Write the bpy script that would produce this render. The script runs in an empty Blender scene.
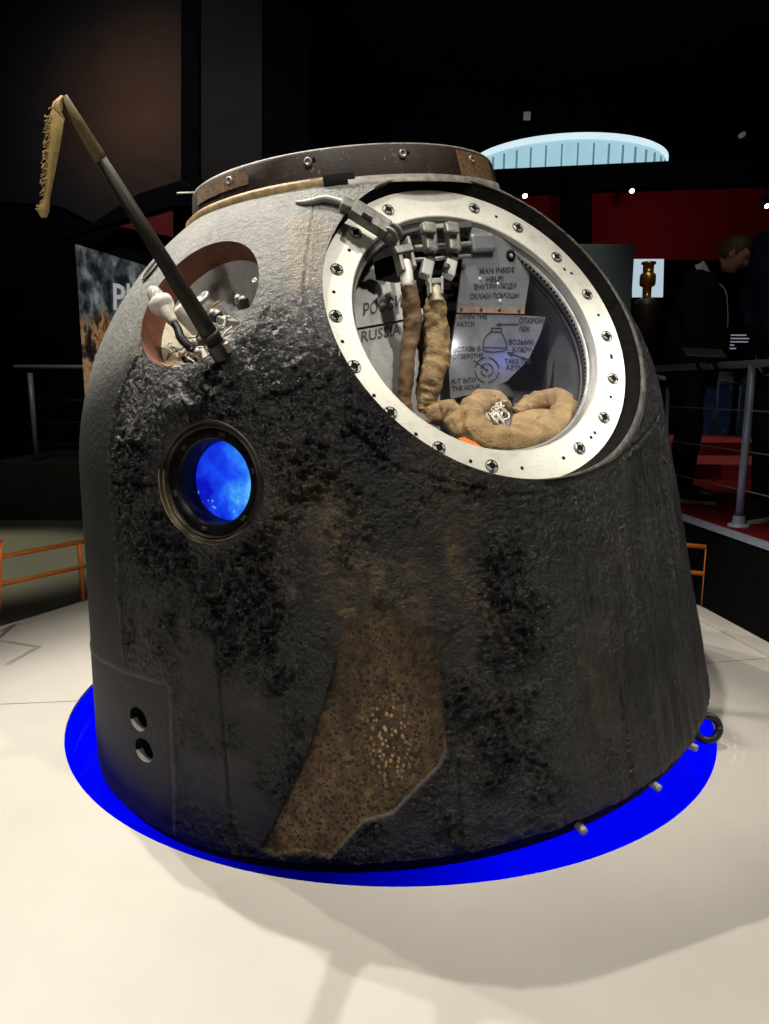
import bpy, bmesh, math, random
import numpy as np
from mathutils import Vector, Matrix, Euler
random.seed(7); rng = np.random.default_rng(7)
PI = math.pi
sc = bpy.context.scene
COL = sc.collection

# ------------------------------------------------------------------ camera
CAM = np.array([-0.02597, -2.81465, 1.18917]); PITCH = 0.16709; ROLL = 0.00677; FPX = 742.0
cd = bpy.data.cameras.new('camera'); cam = bpy.data.objects.new('camera', cd); COL.objects.link(cam)
cd.sensor_fit = 'VERTICAL'; cd.sensor_height = 36.0; cd.lens = FPX / 1024 * 36.0; cd.clip_end = 100
cam.matrix_world = Matrix.Translation(CAM) @ (Euler((PI / 2 - PITCH, 0, 0)).to_matrix() @ Euler((0, 0, ROLL)).to_matrix()).to_4x4()
sc.camera = cam

def ray(px, py):                       # sight line of a photo position, used only to survey where things stand
    u, v = px - 384.5, py - 512
    cr, sr = math.cos(ROLL), math.sin(ROLL)
    u, v = cr * u + sr * v, -sr * u + cr * v
    c, s = math.cos(PITCH), math.sin(PITCH)
    return np.array([u / FPX, c + s * (-v / FPX), -s + c * (-v / FPX)])
def at_y(px, py, Y):
    d = ray(px, py); return CAM + d * ((Y - CAM[1]) / d[1])
def at_z(px, py, Z):
    d = ray(px, py); return CAM + d * ((Z - CAM[2]) / d[2])
def at_x(px, py, X):
    d = ray(px, py); return CAM + d * ((X - CAM[0]) / d[0])

# ------------------------------------------------------------------ capsule frame and profile
TX, TY = -0.1164, -0.0363
A = np.array([math.sin(TX), math.sin(TY), 0]); A[2] = math.sqrt(1 - A[0]**2 - A[1]**2)
U = np.cross([0, 1, 0], A); U /= np.linalg.norm(U); W = np.cross(A, U)
BP = np.array([0.0338, -0.0037, 0.0668])
MCAP = Matrix(((U[0], W[0], A[0], BP[0]), (U[1], W[1], A[1], BP[1]), (U[2], W[2], A[2], BP[2]), (0, 0, 0, 1)))
def to_local(P):
    q = np.asarray(P, float) - BP; return np.array([q @ U, q @ W, q @ A])
def to_world(P):
    P = np.asarray(P, float); return BP + P[0] * U + P[1] * W + P[2] * A
R0, Z1, RR, HR, RR2, HALF = 1.1351, 0.9686, 0.5312, 0.0928, 0.5143, 0.1188
TH = math.tan(HALF); R1 = R0 - Z1 * TH; ZC = Z1 - R1 * TH; RS = R1 / math.cos(HALF)
ZT = ZC + math.sqrt(RS**2 - RR**2)
def hull_r(z): return np.where(z < Z1, R0 - z * TH, np.sqrt(np.maximum(RS**2 - (z - ZC)**2, 1e-9)))
def hull_pt(th, z, off=0.0):           # th in degrees, 0 = towards the visitor
    t = math.radians(th); r = float(hull_r(np.array(z))); n = hull_n(th, z)
    return np.array([r * math.sin(t), -r * math.cos(t), z]) + off * n
def hull_n(th, z):
    t = math.radians(th)
    if z < Z1: e = HALF
    else: e = math.asin((z - ZC) / RS)
    return np.array([math.cos(e) * math.sin(t), -math.cos(e) * math.cos(t), math.sin(e)])
class Frame:
    def __init__(s, o, az, el):
        s.o = np.array(o, float)
        s.n = np.array([math.cos(el) * math.sin(az), -math.cos(el) * math.cos(az), math.sin(el)])
        s.e1 = np.array([math.cos(az), math.sin(az), 0.0]); s.e2 = np.cross(s.n, s.e1)
    def p(s, a, b, d): return s.o + a * s.e1 + b * s.e2 + d * s.n
    def mat(s):
        return Matrix([[s.e1[i], s.e2[i], s.n[i], s.o[i]] for i in range(3)] + [[0, 0, 0, 1]])
DD, RB = 0.8712, 0.4242
HN = Frame([0, 0, 0.8541], 0.4817, 0.5089)                # parachute hatch axis
HF = Frame(HN.p(0, 0, DD), 0.4817, 0.5089)               # flange plane
KF = Frame([-0.4, -0.7238, 1.4228], -0.5049, 0.6082)      # upper left recess
PF = Frame([-0.3937, -0.9302, 0.9682], -0.4004, 0.119)    # porthole
V1 = Frame(hull_pt(-41.5, 0.305), math.radians(-41.5), HALF)
V2 = Frame(hull_pt(-40.5, 0.219), math.radians(-40.5), HALF)

def plane_pt(px, py, o, n):            # survey onto a plane given in capsule coordinates
    d = ray(px, py); ol = to_local(CAM); dl = np.array([d @ U, d @ W, d @ A])
    return ol + dl * (((o - ol) @ n) / (dl @ n))
def hp(px, py, depth):                 # onto a plane parallel to the hatch flange
    return plane_pt(px, py, HF.p(0, 0, -depth), HF.n)
def kp(px, py, depth): return plane_pt(px, py, KF.p(0, 0, -depth), KF.n)

# ------------------------------------------------------------------ mesh helpers
class MB:
    def __init__(s): s.v = []; s.f = []; s.m = []; s.sm = []
    def add(s, vs, fs, mi=0, smooth=True):
        b = len(s.v); s.v.extend([tuple(map(float, q)) for q in vs])
        for f in fs: s.f.append([b + i for i in f]); s.m.append(mi); s.sm.append(smooth)
    def box(s, c, size, R=None, mi=0, bev=0.0):
        bm = bmesh.new(); bmesh.ops.create_cube(bm, size=1)
        for v in bm.verts: v.co = Vector((v.co.x * size[0], v.co.y * size[1], v.co.z * size[2]))
        if bev > 0: bmesh.ops.bevel(bm, geom=list(bm.edges), offset=bev, segments=2, affect='EDGES', profile=.6)
        s.frombm(bm, c, R, mi, False)
    def frombm(s, bm, c=(0, 0, 0), R=None, mi=0, smooth=True):
        bm.verts.index_update(); c = Vector(c)
        R = R if R is not None else Matrix.Identity(3)
        vs = [R @ v.co + c for v in bm.verts]
        s.add(vs, [[v.index for v in f.verts] for f in bm.faces], mi, smooth); bm.free()
    def lathe(s, prof, o, n, e1, N=48, mi=0, smooth=True, a0=0, a1=2 * PI):
        o, n, e1 = (np.asarray(q, float) for q in (o, n, e1)); e2 = np.cross(n, e1)
        full = abs(a1 - a0 - 2 * PI) < 1e-6
        M = N if full else N + 1
        vs = []
        for r, d in prof:
            for k in range(M):
                q = a0 + (a1 - a0) * k / N
                vs.append(o + d * n + r * (math.cos(q) * e1 + math.sin(q) * e2))
        fs = []
        for i in range(len(prof) - 1):
            for k in range(N):
                k2 = (k + 1) % M
                fs.append([i * M + k, i * M + k2, (i + 1) * M + k2, (i + 1) * M + k])
        s.add(vs, fs, mi, smooth)
    def tube(s, path, rad, N=12, caps=True, mi=0, sub=1, wr=0.0, wf=30.0, flat=1.0, upv=None):
        P = [np.asarray(q, float) for q in path]
        rad = list(rad) if hasattr(rad, '__len__') else [rad] * len(P)
        if sub > 1:
            Q, RQ = [], []
            for i in range(len(P) - 1):
                p0, p1, p2, p3 = P[max(i - 1, 0)], P[i], P[i + 1], P[min(i + 2, len(P) - 1)]
                for k in range(sub):
                    t = k / sub
                    Q.append(.5 * (2 * p1 + (p2 - p0) * t + (2 * p0 - 5 * p1 + 4 * p2 - p3) * t * t + (3 * p1 - p0 - 3 * p2 + p3) * t**3))
                    RQ.append(rad[i] * (1 - t) + rad[i + 1] * t)
            Q.append(P[-1]); RQ.append(rad[-1]); P, rad = Q, RQ
        T = [P[min(i + 1, len(P) - 1)] - P[max(i - 1, 0)] for i in range(len(P))]
        T = [t / (np.linalg.norm(t) + 1e-9) for t in T]
        u = np.cross(T[0], upv if upv is not None else [0.31, 0.2, 0.93]); u /= np.linalg.norm(u)
        vs, fs = [], []
        for i, p in enumerate(P):
            u = u - T[i] * (u @ T[i]); u /= np.linalg.norm(u); w = np.cross(T[i], u)
            for k in range(N):
                q = 2 * PI * k / N
                dirv = math.cos(q) * u + flat * math.sin(q) * w
                vs.append(p + rad[i] * dirv)
        if wr > 0:
            nP = len(P); ii = np.repeat(np.arange(nP), N); kk = np.tile(np.arange(N), nP) * 2 * PI / N
            fo = ridge(np.stack([ii * .22, 1.1 * np.cos(kk), 1.1 * np.sin(kk)], 1) + len(s.v) + 3.7, 2) - .5
            V = np.array(vs); C = np.repeat(np.array(P), N, 0)
            nz = fbm(V * wf, 3) - .5 + .6 * (ridge(V * wf * .6 + 7) - .5)
            V = C + (V - C) * (1 + wr * (nz + .9 * fo))[:, None]
            vs = list(V)
        for i in range(len(P) - 1):
            for k in range(N):
                k2 = (k + 1) % N
                fs.append([i * N + k, i * N + k2, (i + 1) * N + k2, (i + 1) * N + k])
        if caps:
            fs.append(list(range(N))[::-1]); fs.append([(len(P) - 1) * N + k for k in range(N)])
        s.add(vs, fs, mi)
    def prism(s, pts, ext, mi=0):       # planar polygon of 3D points extruded by vector
        n = len(pts); pts = [np.asarray(p, float) for p in pts]; ext = np.asarray(ext, float)
        vs = pts + [p + ext for p in pts]
        s.add(vs, [list(range(n))[::-1], list(range(n, 2 * n))], mi, False)
        s.add(vs, [[i, (i + 1) % n, n + (i + 1) % n, n + i] for i in range(n)], mi, False)
    def sphere(s, c, r, seg=16, ring=10, mi=0, R=None):
        bm = bmesh.new(); bmesh.ops.create_uvsphere(bm, u_segments=seg, v_segments=ring, radius=1)
        r = r if hasattr(r, '__len__') else (r, r, r)
        for v in bm.verts: v.co = Vector((v.co.x * r[0], v.co.y * r[1], v.co.z * r[2]))
        s.frombm(bm, c, R, mi, True)
    def build(s, name, mats, parent=None, fixn=True):
        me = bpy.data.meshes.new(name); me.from_pydata(s.v, [], s.f)
        for m in (mats if isinstance(mats, (list, tuple)) else [mats]): me.materials.append(m)
        me.polygons.foreach_set('material_index', s.m); me.polygons.foreach_set('use_smooth', s.sm)
        if fixn:
            bm = bmesh.new(); bm.from_mesh(me); bmesh.ops.recalc_face_normals(bm, faces=bm.faces); bm.to_mesh(me); bm.free()
        me.update()
        return link(name, me, parent)
def link(name, me, parent=None):
    o = bpy.data.objects.new(name, me); COL.objects.link(o)
    if parent is not None: o.parent = parent
    return o
def tag(o, label, cat=None, group=None):
    o['label'] = label
    if cat: o['category'] = cat
    if group: o['group'] = group
    return o
def thing(name, loc, label, cat, rz=0, group=None):
    o = bpy.data.objects.new(name, None); COL.objects.link(o); o.location = [float(q) for q in loc]; o.rotation_euler = (0, 0, rz)
    o.empty_display_size = .1
    return tag(o, label, cat, group)
def struct(o): o['kind'] = 'structure'; return o
def basis(axis, up=(0, 0, 1)):
    z = Vector(axis).normalized(); x = Vector(up).cross(z)
    if x.length < 1e-4: x = Vector((1, 0, 0))
    x.normalize(); y = z.cross(x)
    return Matrix((x, y, z)).transposed()

# ------------------------------------------------------------------ noise
def _h(ix, iy, iz):
    n = (ix * 374761393 + iy * 668265263 + iz * 2147483647 + 1013904223) & 0xffffffff
    n = ((n ^ (n >> 13)) * 1274126177) & 0xffffffff
    n = ((n ^ (n >> 16)) * 2246822519) & 0xffffffff
    return ((n ^ (n >> 15)) & 0xffffff) / float(0xffffff)
def vnoise(P):
    P = np.asarray(P, float); F = np.floor(P).astype(np.int64); t = P - F; t = t * t * t * (t * (t * 6 - 15) + 10)
    x, y, z = F[:, 0], F[:, 1], F[:, 2]; o = 0
    for i in (0, 1):
        for j in (0, 1):
            for k in (0, 1):
                w = (t[:, 0] if i else 1 - t[:, 0]) * (t[:, 1] if j else 1 - t[:, 1]) * (t[:, 2] if k else 1 - t[:, 2])
                o = o + w * _h(x + i, y + j, z + k)
    return o
def fbm(P, oc=4, g=.5):
    P = np.asarray(P, float); a, s, t = 1., 0., 0.
    for _ in range(oc): s = s + a * vnoise(P); t += a; a *= g; P = P * 2.03 + 17.3
    return s / t
def ridge(P, oc=3):
    P = np.asarray(P, float); a, s, t = 1., 0., 0.
    for _ in range(oc): s = s + a * (1 - np.abs(2 * vnoise(P) - 1)); t += a; a *= .5; P = P * 2.1 + 9.1
    return s / t
def smooth(x, a, b):
    t = np.clip((x - a) / (b - a), 0, 1); return t * t * (3 - 2 * t)

# ------------------------------------------------------------------ materials
class NT:
    def __init__(s, name):
        s.m = bpy.data.materials.new(name); s.m.use_nodes = True; s.t = s.m.node_tree; s.t.nodes.clear()
        s.out = s.t.nodes.new('ShaderNodeOutputMaterial'); s.b = s.t.nodes.new('ShaderNodeBsdfPrincipled')
        s.t.links.new(s.b.outputs[0], s.out.inputs[0])
    def n(s, typ, **k):
        o = s.t.nodes.new(typ)
        for a, b in k.items(): setattr(o, a, b)
        return o
    def put(s, sock, v):
        if hasattr(v, 'is_output') or isinstance(v, bpy.types.NodeSocket): s.t.links.new(v, sock)
        elif isinstance(v, (tuple, list)) and len(v) == 3 and sock.type == 'RGBA': sock.default_value = (*v, 1)
        else: sock.default_value = v
    def math(s, op, a, b=0.0, c=None, clamp=False):
        o = s.n('ShaderNodeMath', operation=op, use_clamp=clamp); s.put(o.inputs[0], a); s.put(o.inputs[1], b)
        if c is not None: s.put(o.inputs[2], c)
        return o.outputs[0]
    def mix(s, f, a, b, typ='MIX'):
        o = s.n('ShaderNodeMix', data_type='RGBA', blend_type=typ); s.put(o.inputs[0], f); s.put(o.inputs[6], a); s.put(o.inputs[7], b)
        return o.outputs[2]
    def ramp(s, f, stops):
        o = s.n('ShaderNodeValToRGB'); s.put(o.inputs[0], f); e = o.color_ramp.elements
        while len(e) < len(stops): e.new(.5)
        for i, (p, c) in enumerate(stops): e[i].position = p; e[i].color = (*c, 1) if hasattr(c, '__len__') else (c, c, c, 1)
        return o.outputs[0]
    def coord(s): return s.n('ShaderNodeTexCoord').outputs['Object']
    def attr(s, nm, out='Fac'): return s.n('ShaderNodeAttribute', attribute_name=nm).outputs[out]
    def noise(s, vec, scale, det=4, rough=.55, out='Fac'):
        o = s.n('ShaderNodeTexNoise'); s.put(o.inputs['Vector'], vec); o.inputs['Scale'].default_value = scale
        o.inputs['Detail'].default_value = det; o.inputs['Roughness'].default_value = rough; return o.outputs[out]
    def vor(s, vec, scale, feat='F1', out='Distance', rnd=1.0):
        o = s.n('ShaderNodeTexVoronoi', feature=feat); s.put(o.inputs['Vector'], vec); o.inputs['Scale'].default_value = scale
        o.inputs['Randomness'].default_value = rnd; return o.outputs[out]
    def mapping(s, vec, sc_):
        o = s.n('ShaderNodeMapping'); s.put(o.inputs[0], vec); o.inputs['Scale'].default_value = sc_; return o.outputs[0]
    def bump(s, h, st=.3, dist=.01, nrm=None):
        o = s.n('ShaderNodeBump'); s.put(o.inputs['Height'], h); s.put(o.inputs['Strength'], st); o.inputs['Distance'].default_value = dist
        if nrm is not None: s.put(o.inputs['Normal'], nrm)
        return o.outputs[0]
    def set(s, **k):
        nm = dict(col='Base Color', rough='Roughness', metal='Metallic', spec='Specular IOR Level', nrm='Normal', emc='Emission Color', ems='Emission Strength', alpha='Alpha', trans='Transmission Weight', ior='IOR', coat='Coat Weight', sheen='Sheen Weight')
        for a, b in k.items(): s.put(s.b.inputs[nm[a]], b)
        return s.m
def simple(name, col, rough=.5, metal=0., var=.25, nscale=25., bump=.1, bscale=120., spec=.5, bdist=.003):
    t = NT(name); v = t.coord(); f = t.noise(v, nscale, 5)
    dark = tuple(c * (1 - var) for c in col); lite = tuple(min(1, c * (1 + var)) for c in col)
    c = t.ramp(f, [(.3, dark), (.7, lite)])
    kw = dict(col=c, rough=rough, metal=metal, spec=spec)
    if bump > 0: kw['nrm'] = t.bump(t.noise(v, bscale, 4), bump, bdist)
    t.set(**kw); return t.m
def emis(name, col, st):
    t = NT(name); v = t.coord(); f = t.noise(v, 3, 2)
    t.set(col=(.02, .02, .02), emc=t.mix(f, tuple(c * .9 for c in col), col), ems=st, rough=.4); return t.m

M = {}
M['black'] = simple('black_matte', (.005, .005, .006), .8, var=.3, bump=.05, spec=.15)
M['hall_black'] = simple('hall_black', (.005, .006, .009), .95, var=.4, nscale=1.5, bump=0, spec=.05)
M['flange'] = None
M['steel'] = simple('worn_steel', (.34, .34, .32), .4, .35, .25, 40, .15)
M['steel_dark'] = simple('dark_steel', (.06, .06, .058), .45, .3, .3, 40, .15)
M['bracket'] = simple('bracket_metal', (.19, .185, .165), .42, .2, .45, 45, .35)
M['primer'] = simple('grey_primer', (.34, .34, .32), .5, .1, .25, 14, .15, 90)
M['name_grey'] = simple('name_plate_grey', (.165, .165, .155), .42, .1, .3, 9, .2, 60)
M['white_plastic'] = simple('lamp_white', (.72, .70, .62), .4, 0, .12, 40, .05)
M['rubber'] = simple('black_rubber', (.012, .012, .013), .5)
M['brass'] = simple('aged_brass', (.045, .036, .024), .42, .4, .7, 22, .35)
M['bright_brass'] = simple('lit_brass', (.34, .25, .14), .32, .5, .5, 30, .3)
M['ink'] = simple('stencil_ink', (.02, .02, .025), .6, var=.3, bump=0)
M['copper'] = simple('copper_strip', (.42, .28, .20), .45, .4, .25, 60, .1)
M['orange_paint'] = simple('orange_rail_paint', (.72, .20, .03), .4, 0, .15, 12, .05)
M['orange_cloth'] = simple('orange_webbing', (.75, .17, .03), .7, 0, .2, 80, .2)
M['rail_steel'] = simple('rail_grey', (.30, .34, .42), .4, .2, .12, 20, .03)
M['skin'] = simple('skin', (.50, .27, .19), .55, 0, .1, 15, .03)
M['suit'] = simple('navy_suit', (.010, .011, .016), .95, 0, .3, 30, .15, 300, spec=.08)
M['jacket'] = simple('blue_jacket', (.012, .016, .032), .95, 0, .3, 30, .15, 300, spec=.08)
M['trousers'] = simple('dark_trousers', (.008, .008, .010), .95, 0, .3, 30, .15, 300, spec=.08)
M['shirt'] = simple('white_shirt', (.62, .63, .68), .8)
M['hair'] = simple('brown_hair', (.07, .038, .02), .6, 0, .4, 60, .5, 150)
M['shoe'] = simple('black_shoe', (.012, .012, .013), .45)
M['sole'] = simple('grey_sole', (.34, .34, .33), .7)
M['gold'] = simple('gold_metal', (.62, .33, .09), .3, .85, .2, 20, .05)

def mk_hull():
    t = NT('charred_heat_shield'); v = t.coord()
    sv = t.attr('surf', 'Vector')
    pale, tan, stain, patch, cream, crust, line, smoothb, dark = (t.attr(q) for q in ('pale', 'tan', 'stain', 'patch', 'cream', 'crust', 'line', 'satin', 'dark'))
    f1 = t.noise(v, 7, 6, .65); f2 = t.noise(v, 60, 5, .6); f3 = t.noise(v, 220, 3, .6)
    base = t.ramp(f1, [(.25, (.0022, .0025, .0036)), (.5, (.0062, .0064, .0075)), (.75, (.0150, .0147, .0145))])
    fine = t.ramp(f2, [(.3, .45), (.7, 1.5)])
    base = t.mix(1.0, base, fine, 'MULTIPLY')
    base = t.mix(t.math('MULTIPLY', smoothb, .8), base, t.ramp(f1, [(.2, (.0075, .0075, .008)), (.8, (.0145, .0142, .014))]))
    sk = t.noise(t.mapping(sv, (75, 2.6, 1)), 1.0, 4, .65); base = t.mix(t.math('MULTIPLY', t.attr('stria'), .8), base, t.ramp(sk, [(.35, (.004, .004, .0045)), (.65, (.042, .0415, .04))]))
    base = t.mix(dark, base, (.0022, .0024, .0035))
    spk = t.math('MULTIPLY', t.ramp(f3, [(.62, 0.), (.72, 1.)]), t.ramp(f2, [(.45, 0.), (.6, 1.)]))
    base = t.mix(t.math('MULTIPLY', t.math('MULTIPLY', spk, crust), .7), base, (.13, .13, .125))
    st = t.ramp(t.noise(v, 26, 6, .7), [(.3, (.010, .0085, .006)), (.5, (.055, .039, .022)), (.7, (.20, .128, .060))])
    base = t.mix(stain, base, st)
    # heat pitted brown patch
    cell = t.vor(v, 74); cell2 = t.vor(v, 150)
    big = t.noise(t.mapping(sv, (1, .35, 1)), 9, 4)
    pb = t.ramp(t.noise(v, 35, 5, .65), [(.25, (.036, .021, .011)), (.5, (.115, .069, .033)), (.8, (.26, .165, .08))])
    pb = t.mix(1.0, pb, t.ramp(big, [(.3, .35), (.65, 1.2)]), 'MULTIPLY')
    pits = t.math('MAXIMUM', t.math('LESS_THAN', cell, t.math('MULTIPLY', t.noise(v, 22, 2), .68)), t.math('MULTIPLY', t.math('LESS_THAN', cell2, .33), .8))
    pb = t.mix(t.math('MULTIPLY', pits, .85), pb, (.014, .009, .006))
    crm = t.math('MULTIPLY', cream, t.math('LESS_THAN', t.vor(t.mapping(v, (1, 1, .8)), 85), .36))
    pb = t.mix(crm, pb, (.58, .42, .20))
    base = t.mix(patch, base, pb)
    pl = t.ramp(f1, [(.25, (.16, .16, .145)), (.75, (.27, .265, .245))])
    pl = t.mix(1.0, pl, t.ramp(f2, [(.3, .72), (.7, 1.18)]), 'MULTIPLY')
    base = t.mix(pale, base, pl)
    tn = t.ramp(f2, [(.3, (.20, .155, .10)), (.7, (.34, .27, .17))])
    base = t.mix(tan, base, tn)
    base = t.mix(line, base, (.16, .15, .135))
    # woven dimples on the upper layer
    vd = t.vor(t.mapping(sv, (1, 1, 0)), 105, rnd=.25)
    wov = t.math('MULTIPLY', t.math('LESS_THAN', vd, .28), t.attr('weave'))
    base = t.mix(t.math('MULTIPLY', wov, .45), base, (.03, .03, .028))
    h = t.math('ADD', t.math('MULTIPLY', t.math('ADD', t.math('MULTIPLY', t.ramp(f2, [(.35, 0.), (.7, 1.)]), 1.1), t.math('MULTIPLY', t.ramp(f3, [(.5, 0.), (.75, 1.)]), .55)), t.math('ADD', t.math('MULTIPLY', crust, 1.0), .10)),
               t.math('ADD', t.math('MULTIPLY', wov, -.35), t.math('MULTIPLY', t.math('MULTIPLY', pits, patch), -.4)))
    h = t.math('ADD', h, t.math('MULTIPLY', t.math('MULTIPLY', sk, t.attr('stria')), 1.6))
    nr = t.bump(h, 1.0, .016)
    ro = t.ramp(f2, [(.3, .26), (.7, .52)])
    ro = t.mix(smoothb, ro, (.66, .66, .66)); ro = t.mix(patch, ro, (.75, .75, .75)); ro = t.mix(pale, ro, (.6, .6, .6))
    t.set(col=base, rough=ro, spec=.5, nrm=nr); return t.m
M['hull'] = mk_hull()
def mk_flange():
    t = NT('scuffed_white_flange'); v = t.coord(); f = t.noise(v, 12, 6, .7); g = t.noise(t.mapping(v, (1, 1, 6)), 40, 4)
    c = t.ramp(f, [(.2, (.42, .41, .36)), (.45, (.62, .61, .54)), (.8, (.72, .71, .64))])
    c = t.mix(t.math('MULTIPLY', t.math('GREATER_THAN', g, .64), .35), c, (.32, .31, .27))
    t.set(col=c, rough=.42, metal=.25, nrm=t.bump(g, .12, .004)); return t.m
M['flange'] = mk_flange()
def mk_plate():
    t = NT('brushed_aluminium_plate'); v = t.coord(); f = t.noise(v, 8, 5, .6); g = t.noise(t.mapping(v, (1, 1, 14)), 22, 4)
    c = t.ramp(f, [(.25, (.13, .14, .155)), (.75, (.27, .28, .30))])
    t.set(col=c, rough=t.ramp(g, [(.3, .28), (.7, .5)]), metal=.2, nrm=t.bump(t.noise(v, 16, 3), .35, .012)); return t.m
M['plate'] = mk_plate()
def mk_canvas():
    t = NT('tan_canvas'); v = t.coord(); f = t.noise(v, 18, 5, .6); w = t.noise(v, 320, 2)
    c = t.ramp(f, [(.25, (.235, .155, .070)), (.55, (.40, .275, .135)), (.8, (.52, .38, .20))])
    t.set(col=c, rough=.85, nrm=t.bump(t.math('ADD', t.math('MULTIPLY', w, .3), t.noise(v, 38, 5, .65)), .8, .014)); return t.m
M['canvas'] = mk_canvas()
M['canvas_dark'] = simple('brown_canvas', (.17, .105, .05), .85, 0, .45, 22, .5, 60, bdist=.006)
def mk_collar():
    t = NT('scorched_brown_collar'); v = t.coord(); f = t.noise(v, 9, 6, .65); g = t.noise(v, 70, 4)
    c = t.ramp(f, [(.25, (.010, .006, .0055)), (.5, (.026, .013, .010)), (.8, (.06, .036, .026))])
    c = t.mix(t.math('MULTIPLY', t.math('GREATER_THAN', g, .66), .5), c, (.2, .16, .12))
    t.set(col=c, rough=.55, spec=.35, nrm=t.bump(g, .2, .004)); return t.m
M['collar'] = mk_collar()
M['collar_tape'] = simple('dimpled_tan_tape', (.17, .10, .05), .6, 0, .6, 90, .6, 160)
M['gold_strip'] = simple('ochre_sealant', (.30, .20, .085), .55, 0, .4, 30, .4, 60, bdist=.006)
M['recess_wall'] = simple('red_brown_wall', (.15, .052, .030), .7, 0, .35, 30, .35, 160)
def mk_recfloor():
    t = NT('crumpled_liner'); v = t.coord(); f = t.noise(v, 9, 5, .6); k = t.attr('warm')
    c = t.mix(k, t.ramp(f, [(.3, (.34, .34, .36)), (.7, (.62, .62, .64))]), t.ramp(f, [(.3, (.58, .52, .36)), (.7, (.85, .80, .62))]))  # cream lower left: the light falling there is put into the colour
    t.set(col=c, rough=.6, nrm=t.bump(t.noise(v, 22, 5, .6), .7, .02)); return t.m
M['recess_floor'] = mk_recfloor()
M['recess_floor2'] = simple('cream_metal', (.42, .38, .27), .5, .1, .3, 40, .2)
M['pole'] = simple('dark_olive_pole', (.028, .025, .020), .5, .0, .25, 30, .08, spec=.35)
M['pole_tip'] = simple('khaki_sleeve', (.15, .11, .052), .65, 0, .25, 60, .2, spec=.3)
M['tape'] = simple('frayed_straw_tape', (.46, .33, .13), .8, 0, .2, 70, .35, 200, spec=.2)
M['lip'] = simple('charcoal_lip', (.0065, .0058, .0052), .8, 0, .5, 40, .6, 90, spec=.06)
def mk_platform():
    t = NT('platform_white'); v = t.coord(); f = t.noise(v, 1.6, 4); g = t.noise(v, 300, 2)
    c = t.ramp(f, [(.3, (.56, .525, .47)), (.7, (.635, .60, .54))])
    t.set(col=c, rough=.42, spec=.35, nrm=t.bump(g, .03, .002)); return t.m
M['platform'] = mk_platform()
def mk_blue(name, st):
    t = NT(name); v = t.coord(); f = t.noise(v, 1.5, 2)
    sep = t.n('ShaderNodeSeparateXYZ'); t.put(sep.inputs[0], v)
    k = t.math('ADD', t.math('MULTIPLY', t.math('ABSOLUTE', t.math('ADD', sep.outputs[0], .28)), 1.5), t.math('ADD', t.math('MULTIPLY', sep.outputs[1], .55), .55), clamp=True)  # glow dimmed at the front left, shade painted into the emission
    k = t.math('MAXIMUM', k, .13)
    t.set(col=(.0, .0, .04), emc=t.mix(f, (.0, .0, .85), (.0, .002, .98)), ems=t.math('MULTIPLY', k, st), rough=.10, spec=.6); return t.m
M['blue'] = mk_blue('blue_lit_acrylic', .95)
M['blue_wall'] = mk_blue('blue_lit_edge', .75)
def mk_glow():
    t = NT('blue_cabin_glow'); v = t.coord(); n1 = t.noise(v, 11, 5, .6); n2 = t.vor(v, 16, 'F1'); n3 = t.noise(v, 48, 5, .75)
    sep = t.n('ShaderNodeSeparateXYZ'); t.put(sep.inputs[0], v)
    c = t.ramp(t.math('ADD', t.math('MULTIPLY', sep.outputs[0], 3.6), t.math('ADD', t.math('MULTIPLY', n1, 1.3), -.18)), [(.15, (.003, .006, .55)), (.42, (.01, .07, .92)), (.62, (.03, .24, .95)), (.85, (.16, .62, 1.0))])
    c = t.mix(t.math('MULTIPLY', t.math('LESS_THAN', t.math('ADD', n2, t.math('MULTIPLY', n3, .5)), .40), .85), c, (.004, .03, .18))
    c = t.mix(t.math('MULTIPLY', t.math('GREATER_THAN', n3, .62), t.math('LESS_THAN', sep.outputs[1], -.02)), c, (.25, .85, .9))
    t.set(col=(0, 0, .02), emc=c, ems=1.0, rough=.6); return t.m
M['glow'] = mk_glow()
def mk_glass():
    t = NT('porthole_glass'); g = t.n('ShaderNodeBsdfGlossy'); g.inputs['Roughness'].default_value = .04
    tr = t.n('ShaderNodeBsdfTransparent'); tr.inputs[0].default_value = (.86, .93, 1, 1); mx = t.n('ShaderNodeMixShader')
    fr = t.n('ShaderNodeFresnel'); fr.inputs[0].default_value = 1.5
    t.t.links.new(fr.outputs[0], mx.inputs[0]); t.t.links.new(tr.outputs[0], mx.inputs[1]); t.t.links.new(g.outputs[0], mx.inputs[2])
    t.t.links.new(mx.outputs[0], t.out.inputs[0]); return t.m
M['glass'] = mk_glass()

# ================================================================== CAPSULE
cap = bpy.data.objects.new('descent_capsule', None); COL.objects.link(cap); cap.matrix_world = MCAP
tag(cap, 'charred black bell-shaped space capsule tilted over a blue lit pit', 'space capsule')

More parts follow.
